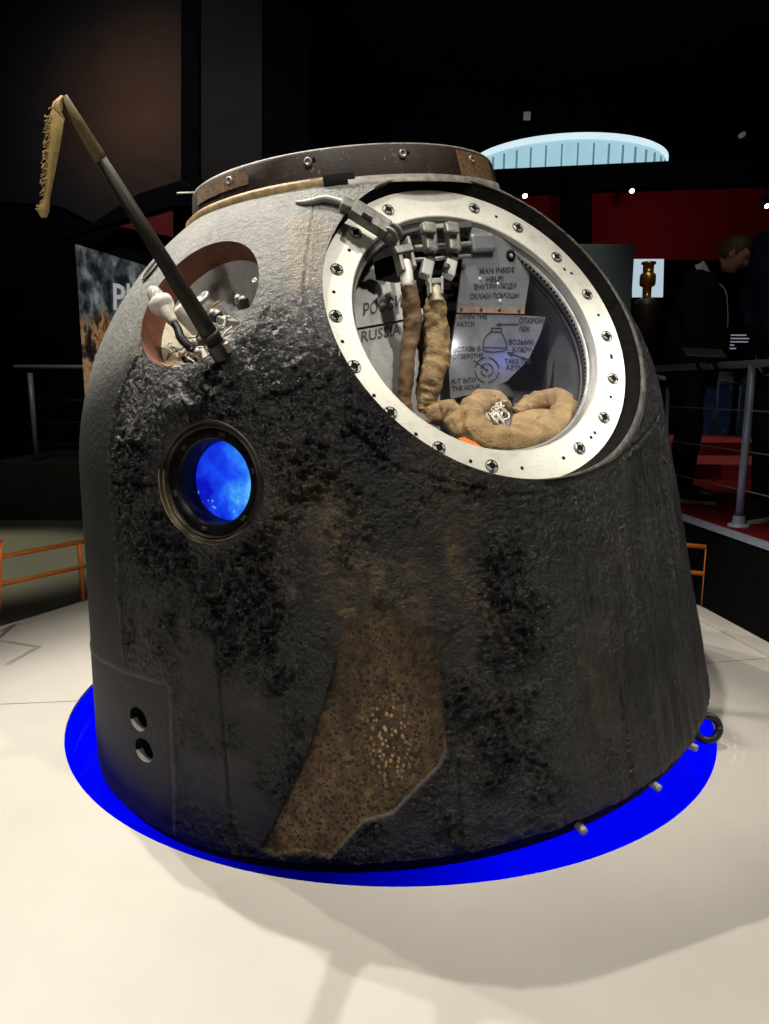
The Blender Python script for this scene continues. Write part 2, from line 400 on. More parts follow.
def poly_sd(X, Y, poly):               # signed distance (negative inside) in unrolled hull coordinates
    px = np.array([math.radians(a) * 1.06 for a, _ in poly]); py = np.array([b for _, b in poly])
    d = np.full(X.shape, 1e9); ins = np.zeros(X.shape, bool); n = len(px)
    for i in range(n):
        x0, y0, x1, y1 = px[i], py[i], px[(i + 1) % n], py[(i + 1) % n]
        ex, ey = x1 - x0, y1 - y0; t = np.clip(((X - x0) * ex + (Y - y0) * ey) / (ex * ex + ey * ey + 1e-12), 0, 1)
        d = np.minimum(d, np.hypot(X - x0 - t * ex, Y - y0 - t * ey))
        c = (y0 > Y) != (y1 > Y)
        with np.errstate(divide='ignore', invalid='ignore'): xi = ex * (Y - y0) / (ey if ey != 0 else 1e-12) + x0
        ins ^= c & (X < xi)
    return np.where(ins, -d, d)
def line_d(X, Y, pts):
    d = np.full(X.shape, 1e9)
    for (a0, b0), (a1, b1) in zip(pts[:-1], pts[1:]):
        x0, y0, x1, y1 = math.radians(a0) * 1.06, b0, math.radians(a1) * 1.06, b1
        ex, ey = x1 - x0, y1 - y0; t = np.clip(((X - x0) * ex + (Y - y0) * ey) / (ex * ex + ey * ey + 1e-12), 0, 1)
        d = np.minimum(d, np.hypot(X - x0 - t * ex, Y - y0 - t * ey))
    return d
PATCH = [(-5.6, .571), (-7.5, .464), (-11.6, .283), (-16.1, .134), (-19.3, .03), (-17.6, .012), (-13.6, .029), (-9.9, .014), (-7.6, .058), (-4.9, .108), (-1.2, .123), (1.8, .173), (5.4, .228), (6.6, .262), (6.8, .381), (7.5, .559), (4.4, .606), (0, .631), (-3, .604)]
STAIN1 = [(-9.4, .987), (-5.1, 1.016), (-1.3, .854), (3.5, .772), (8, .639), (7.3, .542), (-5, .568), (-7.4, .694), (-9.5, .843)]
STAIN2 = [(9.1, .807), (12.2, .754), (16, .588), (18.1, .478), (15.2, .485), (11.8, .597), (9, .685)]
BAND = [(-4.2, 1.049), (9.6, .878), (11.3, .727), (11.1, .505), (8.7, .438), (8.7, .637), (3.7, .796)]
SEAML = [(-36.9, 1.445), (-39.6, 1.319), (-43.5, 1.193), (-44.9, 1.06), (-44.9, .922), (-44.6, .754), (-44.7, .581), (-44.5, .479)]
SEAMV = [(-23.3, .675), (-23.7, .519), (-23.8, .308), (-23.9, .024)]
SEAMH = [(-44.5, .97), (-31.9, .966)]
PANEL = [(-75, .385), (-63.7, .400), (-50.2, .428), (-40.1, .435), (-33.5, .437), (-33.1, .419), (-33.5, .279), (-33.7, .137), (-34.5, .0)]
CRACK = [(7.8, .238), (7.1, .034)]
HSEAM = [(-6.2, 1.66), (-6.2, 1.543), (-7.1, 1.412), (-4.9, 1.261), (-2.6, 1.093), (4.7, .961), (21.2, .854), (36.3, .875), (50, .925), (62.7, .977)]
def lip_r(q): return .488 + .027 * np.cos(q - math.radians(25)) - .011 * np.exp(-((np.mod(q, 2 * PI) - math.radians(132)) / math.radians(26))**2)
def vent_r(q): return 1 / np.sqrt((np.cos(q) / .046)**2 + (np.sin(q) / .034)**2)
OPEN = [(HN, lip_r), (KF, lambda q: .197 + 0 * q), (PF, lambda q: .1545 + 0 * q), (V1, vent_r), (V2, vent_r)]

def on_hull(fr, a, b):                 # point of the hull on the line (a, b) along the opening's axis
    o = fr.o + np.outer(a, fr.e1) + np.outer(b, fr.e2); lo = np.full(len(a), .0); hi = np.full(len(a), 1.6)
    if fr is not HN: lo -= .35; hi = lo + .7
    for _ in range(46):
        mid = (lo + hi) / 2; P = o + mid[:, None] * fr.n
        zz = P[:, 2]; ins = (np.hypot(P[:, 0], P[:, 1]) < hull_r(zz)) & (zz < ZC + RS)
        lo = np.where(ins, mid, lo); hi = np.where(ins, hi, mid)
    return o + lo[:, None] * fr.n

def build_hull():
    tha = np.concatenate([np.arange(-104, 104, .22), np.arange(104, 256, 3.8)]); NTH = len(tha)
    L1 = Z1 / math.cos(HALF); phm = math.acos(RR / RS); L2 = (phm - HALF) * RS
    S = np.linspace(0, L1 + L2, 450); NS = len(S)
    r = np.where(S < L1, R0 - S * math.sin(HALF), RS * np.cos(HALF + (S - L1) / RS))
    z = np.where(S < L1, S * math.cos(HALF), ZC + RS * np.sin(HALF + (S - L1) / RS))
    el = np.where(S < L1, HALF, HALF + (S - L1) / RS)
    T, RRg = np.meshgrid(np.radians(tha), r); _, Zg = np.meshgrid(tha, z); _, Eg = np.meshgrid(tha, el)
    T, RRg, Zg, Eg = (q.ravel() for q in (T, RRg, Zg, Eg))
    P = np.stack([RRg * np.sin(T), -RRg * np.cos(T), Zg], 1); Nn = np.stack([np.cos(Eg) * np.sin(T), -np.cos(Eg) * np.cos(T), np.sin(Eg)], 1)
    inside = np.zeros(len(P), int) - 1; edge = np.full(len(P), 9.)
    for k, (fr, rf) in enumerate(OPEN):
        q = P - fr.o; a, b, d = q @ fr.e1, q @ fr.e2, q @ fr.n
        rho = np.hypot(a, b); sd = rho - rf(np.arctan2(b, a))
        okk = d > (.3 if fr is HN else -.2)
        inside[(sd < 0) & okk] = k
        edge = np.where(okk, np.minimum(edge, np.abs(sd)), edge)
    X = np.degrees(T); X = np.where(X > 180, X - 360, X); XR = np.radians(X) * 1.06; Y = Zg; th = X
    n1 = fbm(P * 9, 4) - .5; wob = .018 * n1
    nz = fbm(P * 24, 4) - .5
    # ------------------------------------------------ material zones
    sdp = poly_sd(XR + .006 * nz, Y + .006 * nz, PATCH); patch = smooth(-sdp + smooth(Y, .5, .6) * .12 * nz, -.002 - .02 * smooth(Y, .5, .6), .004 + .03 * smooth(Y, .5, .6))
    st = np.maximum(smooth(-poly_sd(XR + .12 * n1, Y + .12 * n1, STAIN1), -.05, .05) * .95, smooth(-poly_sd(XR + .06 * n1, Y + .06 * n1, STAIN2), -.02, .03) * .85)
    for (a, b), w in zip([(-12.2, .699), (2.7, .645), (14.2, .837), (-1.4, .685), (1.9, .727)], (.9, .8, .5, .5, .4)):
        dd = np.hypot(XR - math.radians(a) * 1.06, (Y - b) * .8) + .02 * nz; st = np.maximum(st, w * (1 - smooth(dd, .008, .035)))
    st = np.maximum(st, .35 * smooth(fbm(P * 5 + 3, 3), .56, .7) * (1 - smooth(th, 30, 45)) * smooth(th, -30, -15) * smooth(1.15 - Y, 0, .15))
    st = st * (1 - patch)
    cr = np.exp(-(((XR - math.radians(-.6) * 1.06) / .045)**2 + ((Y - .31) / .105)**2)); cream = np.clip(cr * 1.35 * (.7 + nz), 0, 1)
    band = smooth(-poly_sd(XR + .16 * n1, Y + .16 * n1, BAND), -.07, .05) * .65
    # pale upper zone, greyish layer plus painted top light; lower limit follows the openings
    lim = np.interp(th, [-110, -60, -44, -40, -35, -27, -19, -10, -3, 5, 60, 110], [1.10, 1.17, 1.24, 1.335, 1.30, 1.28, 1.34, 1.36, 1.42, 1.46, 1.5, 1.4])
    pale = smooth(Y + .35 * wob * 4 * .6 + .05 * nz, lim - .05, lim + .16)
    pale = pale * (.9 + .3 * n1)
    tan = smooth(-poly_sd(XR + .02 * nz, Y + .02 * nz, [(-12.5, 1.62), (-5.5, 1.62), (-1.0, 1.56), (-3.0, 1.43), (-8, 1.40), (-11, 1.47)]), -.02, .03) * .55
    tan = np.maximum(tan, .5 * smooth(-poly_sd(XR, Y, [(-42.2, 1.40), (-40, 1.385), (-40.5, 1.31), (-42, 1.30)]), -.01, .01))
    weave = smooth(Y, 1.22, 1.36) * (1 - smooth(th, 10, 40)) * smooth(th, -39, -33)
    left = 1 - smooth(XR - np.interp(Y, [.45, .9, 1.2, 1.45], [math.radians(q) * 1.06 for q in (-44.6, -44.9, -43.4, -36.9)]) + .01 * nz, -.012, .012)
    panel = smooth(-poly_sd(XR, Y, [(-100, .36), (-63.7, .400), (-50.2, .428), (-40.1, .435), (-33.3, .437), (-33.5, .279), (-34.5, -.1), (-100, -.1)]), -.003, .003)
    satin = np.clip(np.maximum(left, np.maximum(panel, band)), 0, 1)
    low = 1 - smooth(Y, .42, .62); mid = (1 - low)
    lowl = low * (1 - smooth(th, -22, -12))
    satin = np.maximum(satin, .6 * lowl)
    stria = smooth(th, 10, 42) * (1 - smooth(Y, 1.0, 1.25))
    crust = np.clip((1 - satin) * (1 - patch) * (.55 + .6 * smooth(n1, -.12, .14)), 0, 1) * (1 - .75 * pale) * (1 - .65 * smooth(Y, 1.10, 1.32))
    dark = np.clip(smooth(fbm(P * 3.1 + 40, 4), .52, .66) * (1 - satin) * (1 - patch) * (1 - pale), 0, 1) * .75
    # ------------------------------------------------ relief
    lump = fbm(P * 38, 4) - .5; rg = ridge(P * 17 + 3, 3) - .55; clod = smooth(fbm(P * 13 + 11, 4), .52, .68)
    grain = fbm(P * 95, 3); crink = ridge(P * 46 + 5 * n1[:, None], 3); pz = smooth(fbm(P * 6 + 21, 3), .40, .60)
    crust = crust * (.30 + .85 * pz) * (1 - .75 * stria)
    disp = crust * (.009 * lump + .005 * rg + .004 * clod * (1 - stria) + .0065 * (smooth(crink, .52, .8) - .3) * (1 - .6 * stria) + .006 * (smooth(grain, .50, .72) - .2)) + .0015 * lump * (1 - satin)
    sv = np.stack([XR * 62, Y * 4.5, 0 * Y], 1); disp += stria * (1 - pale) * (.0120 * (fbm(sv, 3) - .5) + .008 * (ridge(sv * .45 + 5, 2) - .5)) * (1 - patch)
    dark = dark * (1 - .7 * stria)
    disp += -.011 * patch * (1 - .25 * (fbm(P * 20, 3))) * (1 - smooth(Y + .1 * n1, .46, .60))
    disp += .002 * np.exp(-(np.maximum(sdp, 0) / .03)**2) * (1 - patch) * fbm(P * 40, 2)
    ds = line_d(XR + .004 * nz, Y, SEAML); disp += .006 * np.exp(-(ds / .007)**2) * (.4 + 1.2 * fbm(P * 55, 2))
    for sm, wd, dp in ((SEAMV, .0035, .009), (SEAMH, .0035, .008), (CRACK, .003, .006)): dark = np.maximum(dark, np.exp(-(line_d(XR, Y, sm) / (wd * .9))**2)); disp -= dp * np.exp(-(line_d(XR, Y, sm) / wd)**2)
    dh = line_d(XR + .012 * nz, Y + .012 * nz, HSEAM); disp -= .003 * np.exp(-(dh / .004)**2); disp += .004 * np.exp(-((dh - .012) / .008)**2) * (fbm(P * 30, 2))
    dpn = line_d(XR, Y, PANEL); disp += .003 * panel * (1 - smooth(dpn, .0, .006)) + .0018 * panel
    rc = np.hypot(XR - math.radians(-23.4) * 1.06, Y - .721); disp += .005 * np.exp(-((rc - .035) / .0045)**2); disp -= .003 * smooth(.033 - rc, 0, .004)
    # crumbled lump above the porthole
    lp = np.exp(-(((XR - math.radians(-27) * 1.06) / .07)**2 + ((Y - 1.165) / .035)**2)); disp += lp * (.012 * smooth(fbm(P * 30 + 2, 3), .42, .62) + .004)
    line = np.maximum(.5 * np.exp(-(dpn / .005)**2), .8 * np.exp(-(np.abs(sdp + .002) / .0022)**2) * (P[:, 2] < .30) * (XR > -.3) * smooth(XR + (.3 - Y) * .5, -.1, .05))
    line = np.maximum(line, .3 * np.exp(-(ds / .006)**2) * smooth(fbm(P * 60, 2), .45, .6))
    line = np.maximum(line, .35 * np.exp(-((rc - .035) / .004)**2) * smooth(nz, -.1, .1))
    disp *= smooth(edge, .0, .045)
    rim = 1 - smooth(S, 0, .02); disp -= np.repeat(rim, NTH) * .006 * fbm(P * 30, 2)
    P2 = P + disp[:, None] * Nn
    # ------------------------------------------------ faces and openings
    i = np.arange(NS - 1)[:, None] * NTH; k = np.arange(NTH)[None, :]; k2 = (k + 1) % NTH
    F = np.stack([i + k, i + k2, i + NTH + k2, i + NTH + k], -1).reshape(-1, 4)
    keep = ~(inside[F] >= 0).all(1); F = F[keep]
    used = np.zeros(len(P), bool); used[F.ravel()] = True
    for k_, (fr, rf) in enumerate(OPEN):
        idx = np.where(used & (inside == k_))[0]; q = P[idx] - fr.o; a, b = q @ fr.e1, q @ fr.e2; qq = np.arctan2(b, a)
        P2[idx] = on_hull(fr, rf(qq) * np.cos(qq), rf(qq) * np.sin(qq))
    mp = np.cumsum(used) - 1; F = mp[F]; P2 = P2[used]
    # folded bottom edge and top closing ring
    me = bpy.data.meshes.new('hull'); me.from_pydata(P2.tolist(), [], F.tolist())
    me.polygons.foreach_set('use_smooth', [True] * len(me.polygons)); me.materials.append(M['hull'])
    for nm, arr in dict(pale=pale, tan=tan, stain=st, patch=patch, cream=cream, crust=crust, line=line, satin=satin, dark=dark, weave=weave, stria=stria * (1 - pale)).items():
        at = me.attributes.new(nm, 'FLOAT', 'POINT'); at.data.foreach_set('value', np.clip(arr[used], 0, 1).astype(np.float32))
    at = me.attributes.new('surf', 'FLOAT_VECTOR', 'POINT'); at.data.foreach_set('vector', np.stack([XR, np.repeat(S, NTH), 0 * XR], 1)[used].astype(np.float32).ravel())
    me.update(); link('hull', me, cap)
build_hull()

def opening_wall(fr, rf, inner_r, inner_d, name, mat, N=180, org=None):
    q = np.linspace(0, 2 * PI, N, endpoint=False); top = on_hull(fr, rf(q) * np.cos(q), rf(q) * np.sin(q))
    mb = MB(); io = org if org is not None else fr
    ringv = [list(top + 0)]
    bot = np.array([io.p(inner_r(t) * math.cos(t), inner_r(t) * math.sin(t), inner_d) for t in q])
    rows = [top, top * .75 + bot * .25, top * .4 + bot * .6, bot]
    vs = np.concatenate(rows)
    fs = [[j * N + k, j * N + (k + 1) % N, (j + 1) * N + (k + 1) % N, (j + 1) * N + k] for j in range(3) for k in range(N)]
    mb.add(vs, fs); return mb.build(name, mat, cap)
opening_wall(HN, lip_r, lambda t: .462, -.014, 'hatch_rim_wall', M['lip'], org=HF)
# raised lip along the upper edge of the opening, its grey paints lit crust
def hatch_lip():
    q = np.radians(np.linspace(-95, 112, 120)); rr = lip_r(q); mb = MB()
    top = on_hull(HN, (rr + .001) * np.cos(q), (rr + .001) * np.sin(q)); wd = .004 + .026 * smooth(q, math.radians(-95), math.radians(-40)) * (1 - smooth(q, math.radians(85), math.radians(112))); out = on_hull(HN, (rr + wd) * np.cos(q), (rr + wd) * np.sin(q))
    up = np.array([HN.n] * len(q)); inn = on_hull(HN, (rr - .002) * np.cos(q), (rr - .002) * np.sin(q)); vs = np.concatenate([inn - up * (.004 + .018 * smooth(wd, .006, .02))[:, None], top + up * .005, out + up * .004, out - up * .004]); n = len(q)
    mb.add(vs, [[j * n + k, j * n + k + 1, (j + 1) * n + k + 1, (j + 1) * n + k] for j in range(3) for k in range(n - 1)])
    tag(mb.build('hatch_lip', M['lip_grey'], cap), 'grey edge above the hatch opening, lit tone painted in')
M['lip_grey'] = simple('lit_grey_edge', (.095, .09, .08), .7, 0, .7, 30, .9, 60, bdist=.008)  # light on the crust edge mixed into this grey
M['lip_pale'] = simple('worn_edge', (.27, .25, .215), .5, .2, .4, 40, .4, 80)
hatch_lip()
# flange
mb = MB(); mb.lathe([(.374, -.02), (.374, -.002), (.377, 0), (.40, .0), (.445, 0), (.4665, 0), (.4675, -.02)], HF.o, HF.n, HF.e1, 144, smooth=False)
flange = tag(mb.build('hatch_flange', M['flange'], cap), 'white bolted flange ring around the open hatch')
for k in range(18):
    a = math.radians(10.3 + 20 * k)
    if k in (4, 13): continue
    mb = MB(); o = HF.p(RB * math.cos(a), RB * math.sin(a), 0)
    mb.lathe([(.0185, .0005), (.0175, .003), (.0165, .0008)], o, HF.n, HF.e1, 20, 1)
    mb.lathe([(.0135, .001), (.0125, .004), (.0085, .004), (.0082, .0015)], o, HF.n, HF.e1, 20, 0)
    mb.lathe([(.0098, .0042), (.0001, .0042)], o, HF.n, HF.e1, 16, 2)
    for j in range(4):
        c = o + HF.n * .002 + .0125 * (math.cos(j * PI / 2 + a) * HF.e1 + math.sin(j * PI / 2 + a) * HF.e2)
        mb.lathe([(.0035, .0025), (.0001, .0025)], c, HF.n, HF.e1, 8, 2)
    mb.build('bolt_socket', [M['flange'], M['steel_dark'], M['black']], flange)
for ad in (-62, -20, 0, 21, 24, 139, 160, 180, 202, 221, 242, 262, 281, 301, 321, 341, 60):
    a = math.radians(ad + .3); mb = MB(); rr_ = RB - (.012 if ad in (24, 139) else 0)
    mb.lathe([(.0052, .0006), (.0001, .0007)], HF.p(rr_ * math.cos(a), rr_ * math.sin(a), 0), HF.n, HF.e1, 12)
    mb.build('screw_hole', M['black'], flange)
# container liner
def mk_liner():
    t = NT('container_grey'); v = t.coord(); f = t.noise(v, 6, 5, .65); g = t.noise(v, 28, 4)
    c = t.ramp(f, [(.25, (.13, .13, .125)), (.55, (.22, .22, .21)), (.8, (.38, .38, .37))])
    t.set(col=c, rough=.45, metal=.1, nrm=t.bump(g, .15, .006)); return t.m
M['liner'] = mk_liner()
mb = MB(); mb.lathe([(.376, -.018), (.366, -.024), (.364, -.05), (.372, -.055), (.378, -.12), (.380, -.30), (.35, -.40), (.25, -.43), (.001, -.435)], HF.o, HF.n, HF.e1, 120)
mb.build('container_liner', M['liner'], cap)
mb = MB(); mb.lathe([(.3645, -.028), (.358, -.030), (.357, -.046), (.3645, -.049)], HF.o, HF.n, HF.e1, 120)
seal = mb.build('seal_ring', M['steel'], cap)
mb = MB()
for k in range(150):
    a = 2 * PI * k / 150
    o = HF.p(.3575 * math.cos(a), .3575 * math.sin(a), -.038); ax = -(math.cos(a) * HF.e1 + math.sin(a) * HF.e2)
    mb.lathe([(.0048, .0012), (.0001, .0016)], o, ax, HF.n, 6)
mb.build('seal_perforations', M['black'], seal)
mb = MB(); mb.lathe([(.371, -.068), (.362, -.07), (.362, -.078), (.371, -.08)], HF.o, HF.n, HF.e1, 120); mb.build('inner_hoop', M['steel_dark'], cap)

# ---- lettering
def text_verts(txt, shear=0.0):
    cu = bpy.data.curves.new('t', 'FONT'); cu.body = txt; cu.size = 1; cu.shear = shear; cu.extrude = .0; cu.resolution_u = 2; cu.offset = .018
    ob = bpy.data.objects.new('t', cu); COL.objects.link(ob); dg = bpy.context.evaluated_depsgraph_get(); dg.update()
    me = bpy.data.meshes.new_from_object(ob.evaluated_get(dg)); vs = [(v.co.x, v.co.y) for v in me.vertices]; fs = [list(p.vertices) for p in me.polygons]
    bpy.data.objects.remove(ob); bpy.data.curves.remove(cu); bpy.data.meshes.remove(me); return vs, fs
class Plate:                           # a flat sheet inside the container: o + normal, in capsule coordinates
    def __init__(s, o, n): s.o = np.asarray(o, float); s.n = np.asarray(n, float) / np.linalg.norm(n)
    def p(s, px, py, lift=0.0): return plane_pt(px, py, s.o + s.n * lift, s.n)
    def text(s, mb, txt, p0, p1, hpx, lift=.0015, fill=.86):
        vs, fs = text_verts(txt)
        xs = [v[0] for v in vs]; x0, x1 = min(xs), max(xs)
        a, b = s.p(*p0, lift), s.p(*p1, lift); ex = b - a; up = s.p(p0[0] + .04 * hpx, p0[1] - hpx, lift) - a
        cap_h = .70
        mb.add([a + ex * ((v[0] - x0) / (x1 - x0)) + up * (v[1] / cap_h) for v in vs], fs, 0, False)
    def stroke(s, mb, pts, w, lift=.0015):
        for q0, q1 in zip(pts[:-1], pts[1:]):
            a, b = s.p(*q0, lift), s.p(*q1, lift); d = b - a; L = np.linalg.norm(d) + 1e-9; t = np.cross(s.n, d / L) * w / 2; e = d / L * w * .3
            mb.add([a - t - e, b - t + e, b + t + e, a + t - e], [[0, 1, 2, 3]], 0, False)
def tilted(a, b, depth, kb, ka=0.0):   # plane through hatch coordinates (a, b, -depth); depth grows downwards by kb, rightwards by ka
    n = HF.n - kb * HF.e2 * (1) + ka * HF.e1
    return Plate(HF.p(a, b, -depth), n)
def hab(px, py, depth):
    q = hp(px, py, depth) - HF.o; return q @ HF.e1, q @ HF.e2
# instruction plates
a0, b0 = hab(500, 315, .10); IP = tilted(a0, b0, .10, .42)
UPPER = [(470, 226), (484, 230), (500, 237), (518, 249), (531, 257), (530, 275), (524, 314), (456.7, 312.5), (460, 285), (463, 259), (470, 256)]
LOWER = [(456.7, 313.8), (524, 315.3), (545.5, 317), (540, 335), (528, 360), (507, 381), (484, 391.6), (450.5, 399), (449, 371), (453, 340)]
th_ = -IP.n * .006
mb = MB(); mb.prism([IP.p(*q) for q in UPPER], th_)
up_plate = tag(mb.build('instruction_plate', M['plate'], cap), 'upper aluminium plate stencilled with a call for help')
mb = MB(); e_ = IP.n * .0
mb.box(IP.p(482, 243, .008), (.085, .055, .022), Matrix((HF.e1, np.cross(IP.n, HF.e1), IP.n)).transposed(), bev=.010)
mb.build('raised_pad', M['plate'], up_plate)
mb = MB(); mb.lathe([(.017, .001), (.016, .004), (.008, .005), (.0001, .003)], IP.p(510.5, 255.5), IP.n, HF.e1, 20); mb.lathe([(.006, .006), (.0001, .008)], IP.p(510.2, 256), IP.n, HF.e1, 10, 1); mb.build('rubber_plug', [M['black'], M['steel']], up_plate)
mb = MB()
for txt, p0, p1, h in (('MAN INSIDE', (479.5, 273.5), (514.5, 272), 5.2), ('HELP!', (486, 282), (503, 281), 5.2), ('ВНУТРИ ЛЮДИ', (474.5, 289.5), (516, 288), 5.2), ('ОКАЖИ ПОМОЩЬ!', (470, 299), (519, 297.5), 5.2)):
    IP.text(mb, txt, p0, p1, h)
mb.build('lettering', M['ink'], up_plate)
for q in ((480, 279), (498, 284), (500, 301)):
    mb = MB(); mb.lathe([(.006, .001), (.004, .003), (.0001, .0015)], IP.p(*q), IP.n, HF.e1, 7); mb.build('chipped_spot', M['flange'], up_plate)
mb = MB(); mb.prism([IP.p(458, 306.5, .002), IP.p(524.5, 308.5, .002), IP.p(524, 313.8, .002), IP.p(457, 312.5, .002)], IP.n * .002)
cs = mb.build('rivet_strip', M['copper'], up_plate)
for q in ((460.5, 309.5), (480, 309.5), (498.5, 310), (518, 311)):
    mb = MB(); mb.lathe([(.0062, .004), (.005, .0065), (.0001, .007)], IP.p(*q), IP.n, HF.e1, 10); mb.build('rivet', M['steel_dark'], cs)
mb = MB(); mb.prism([IP.p(*q) for q in LOWER], th_)
lo_plate = tag(mb.build('instruction_plate', M['plate'], cap), 'lower aluminium plate stencilled with hatch opening steps and a capsule drawing')
mb = MB()
for txt, p0, p1, h in (('OPEN THE', (459, 318.5), (487, 319), 4.9), ('HATCH', (457, 327), (474, 326.5), 4.9), ('ОТКРОЙ', (519, 323), (543, 323.5), 5.2), ('ЛЮК', (519, 331), (529.5, 331.5), 4.6),
                       ('ВОЗЬМИ', (509, 344.5), (533, 344.8), 5.0), ('КЛЮЧ', (512.5, 352), (531, 352.3), 5.0), ('ВСТАВЬ В', (453.5, 352.5), (480.5, 351), 4.9), ('ОТВЕРСТИЕ', (453, 359.5), (483, 358), 4.9),
                       ('TAKE THE', (504.5, 363.5), (531, 363.8), 5.0), ('KEY!', (506.5, 369.5), (520, 369.8), 4.6), ('PUT INTO', (451.5, 384), (476, 382), 4.9), ('THE HOLE!', (452, 391), (480, 389), 4.9)):
    IP.text(mb, txt, p0, p1, h)
mb.build('lettering', M['ink'], lo_plate); mb = MB()
sw = .0032
bell = [(491.5, 328), (491.5, 331.5), (486, 336), (483.5, 341.5), (483, 350), (487, 351.5), (494.5, 352), (503, 351), (507, 349.5), (506.5, 342), (503.5, 336), (501.5, 332), (501.5, 328.5), (491.5, 328)]
IP.stroke(mb, bell, sw); IP.stroke(mb, [(491.5, 331.5), (501.5, 332)], sw); IP.stroke(mb, [(483, 347.5), (507, 347.8)], sw * .8)
def ptri(q): mb.add([IP.p(*w, .0016) for w in q], [[0, 1, 2]], 0, False)
IP.stroke(mb, [(500, 324.5), (518, 324.2)], sw * 1.2); ptri([(495.5, 324.8), (501, 322.4), (501, 326.6)])
IP.stroke(mb, [(512, 354), (530, 360)], sw * 1.2); ptri([(506.5, 352), (514, 352), (512, 357)])
for rx, ry, g0 in ((6, 6.3, .25), (12, 12.6, .5)):
    for g in range(4):
        pts = [(487 + rx * math.cos(t), 370 + ry * math.sin(t)) for t in np.linspace(g * PI / 2 + .2, (g + 1) * PI / 2 - .15, 8)]; IP.stroke(mb, pts, sw)
IP.stroke(mb, [(474, 360.5), (485.5, 369)], sw); IP.stroke(mb, [(486.3, 370), (487.7, 370)], sw * 1.8)
tag(mb.build('capsule_drawing', M['ink'], lo_plate), 'line drawing of a capsule with arrows and a round keyhole target')
# name plates on the left
a1, b1 = hab(380, 310, .10); NP = tilted(a1, b1, .10, .10, -.25)
mb = MB(); mb.prism([NP.p(*q) for q in [(356, 262), (362, 252), (368, 248), (373, 260), (376, 280), (395, 283), (416, 280), (420, 316), (385, 323), (350, 329), (350, 300)]], -NP.n * .005)
n1p = tag(mb.build('name_plate', M['name_grey'], cap), 'upper grey plate stencilled with the country name in Cyrillic')
mb = MB(); NP.text(mb, 'РОССИЯ', (363, 316), (409, 305.5), 12); mb.build('lettering', M['ink'], n1p)
NP2 = Plate(NP.o - NP.n * .007, NP.n)
mb = MB(); mb.prism([NP2.p(*q) for q in [(350, 322), (385, 316), (425, 308), (440, 330), (440, 430), (412, 428), (392, 412), (372, 385), (356, 350)]], -NP2.n * .005)
n2p = tag(mb.build('name_plate', M['name_grey'], cap), 'lower grey plate stencilled with the country name in Latin letters')
mb = MB(); NP2.text(mb, 'RUSSIA', (361, 342), (401, 333.5), 10.5); mb.build('lettering', M['ink'], n2p)
# black sheet standing for the shade in the upper cavity behind the brackets
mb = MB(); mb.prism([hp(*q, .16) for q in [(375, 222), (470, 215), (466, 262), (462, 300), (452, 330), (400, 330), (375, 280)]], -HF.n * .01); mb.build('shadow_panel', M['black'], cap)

# ---- brackets (parts of the capsule)
def bar(mb, p, q, w, t, nrm, mi=0, bev=.003):   # rectangular bar between two points
    p, q = np.asarray(p), np.asarray(q); d = q - p; L = np.linalg.norm(d); x = d / L; y = np.cross(nrm, x); y /= np.linalg.norm(y); z_ = np.cross(x, y)
    mb.box((p + q) / 2, (L, w, t), Matrix((x, y, z_)).transposed(), mi, bev)
arm = MB(); bar(arm, hp(352, 208, -.055), hp(388, 231, -.05), .048, .034, HF.n, 0, .006)
bar(arm, hp(341, 203, -.05), hp(362, 212, -.05), .030, .028, HF.n, 0, .004)
bar(arm, hp(362, 214, -.074), hp(372, 220, -.073), .014, .004, HF.n, 1, .001)
hinge = tag(arm.build('riser_arm', [M['bracket'], M['black']], cap), 'grey hinged arm carrying the left parachute sleeve')
mb = MB(); ax = HF.e1 * .75 + HF.e2 * .55 - HF.n * .2; ax /= np.linalg.norm(ax)
for off in (-.017, .013): mb.lathe([(.001, off + .006), (.026, off + .006), (.028, off + .003), (.028, off - .003), (.026, off - .006), (.001, off - .006)], hp(392, 234, -.045), ax, HF.n, 28)
mb.lathe([(.001, .028), (.011, .028), (.012, .02), (.012, -.024), (.001, -.024)], hp(392, 234, -.045), ax, HF.n, 18, 1); mb.build('knuckle', [M['bracket'], M['steel']], hinge)
mb = MB()
bar(mb, hp(394, 240, -.035), hp(402, 274, -.03), .012, .036, HF.n); bar(mb, hp(406, 240, -.035), hp(413, 270, -.03), .010, .036, HF.n)
bar(mb, hp(395, 251, -.05), hp(412, 248, -.05), .022, .014, HF.n); mb.build('clevis', M['bracket'], hinge)
mb = MB(); mb.tube([hp(405, 262, -.03), hp(406, 272, -.028), hp(408, 288, -.02)], [.014, .018, .016], 14, sub=4, wr=.08); mb.build('sleeve_cap', M['white_plastic'], hinge)
mb = MB(); mb.tube([hp(407.5, 282, -.022), hp(411, 300, .0), hp(412.5, 325, .035), hp(409, 350, .06), hp(406, 380, .09), hp(404, 400, .12), hp(407, 418, .14)], [.0175, .021, .022, .019, .0185, .018, .019], 20, sub=11, wr=.42, wf=42)
mb.build('riser_sleeve', M['canvas_dark'], hinge)
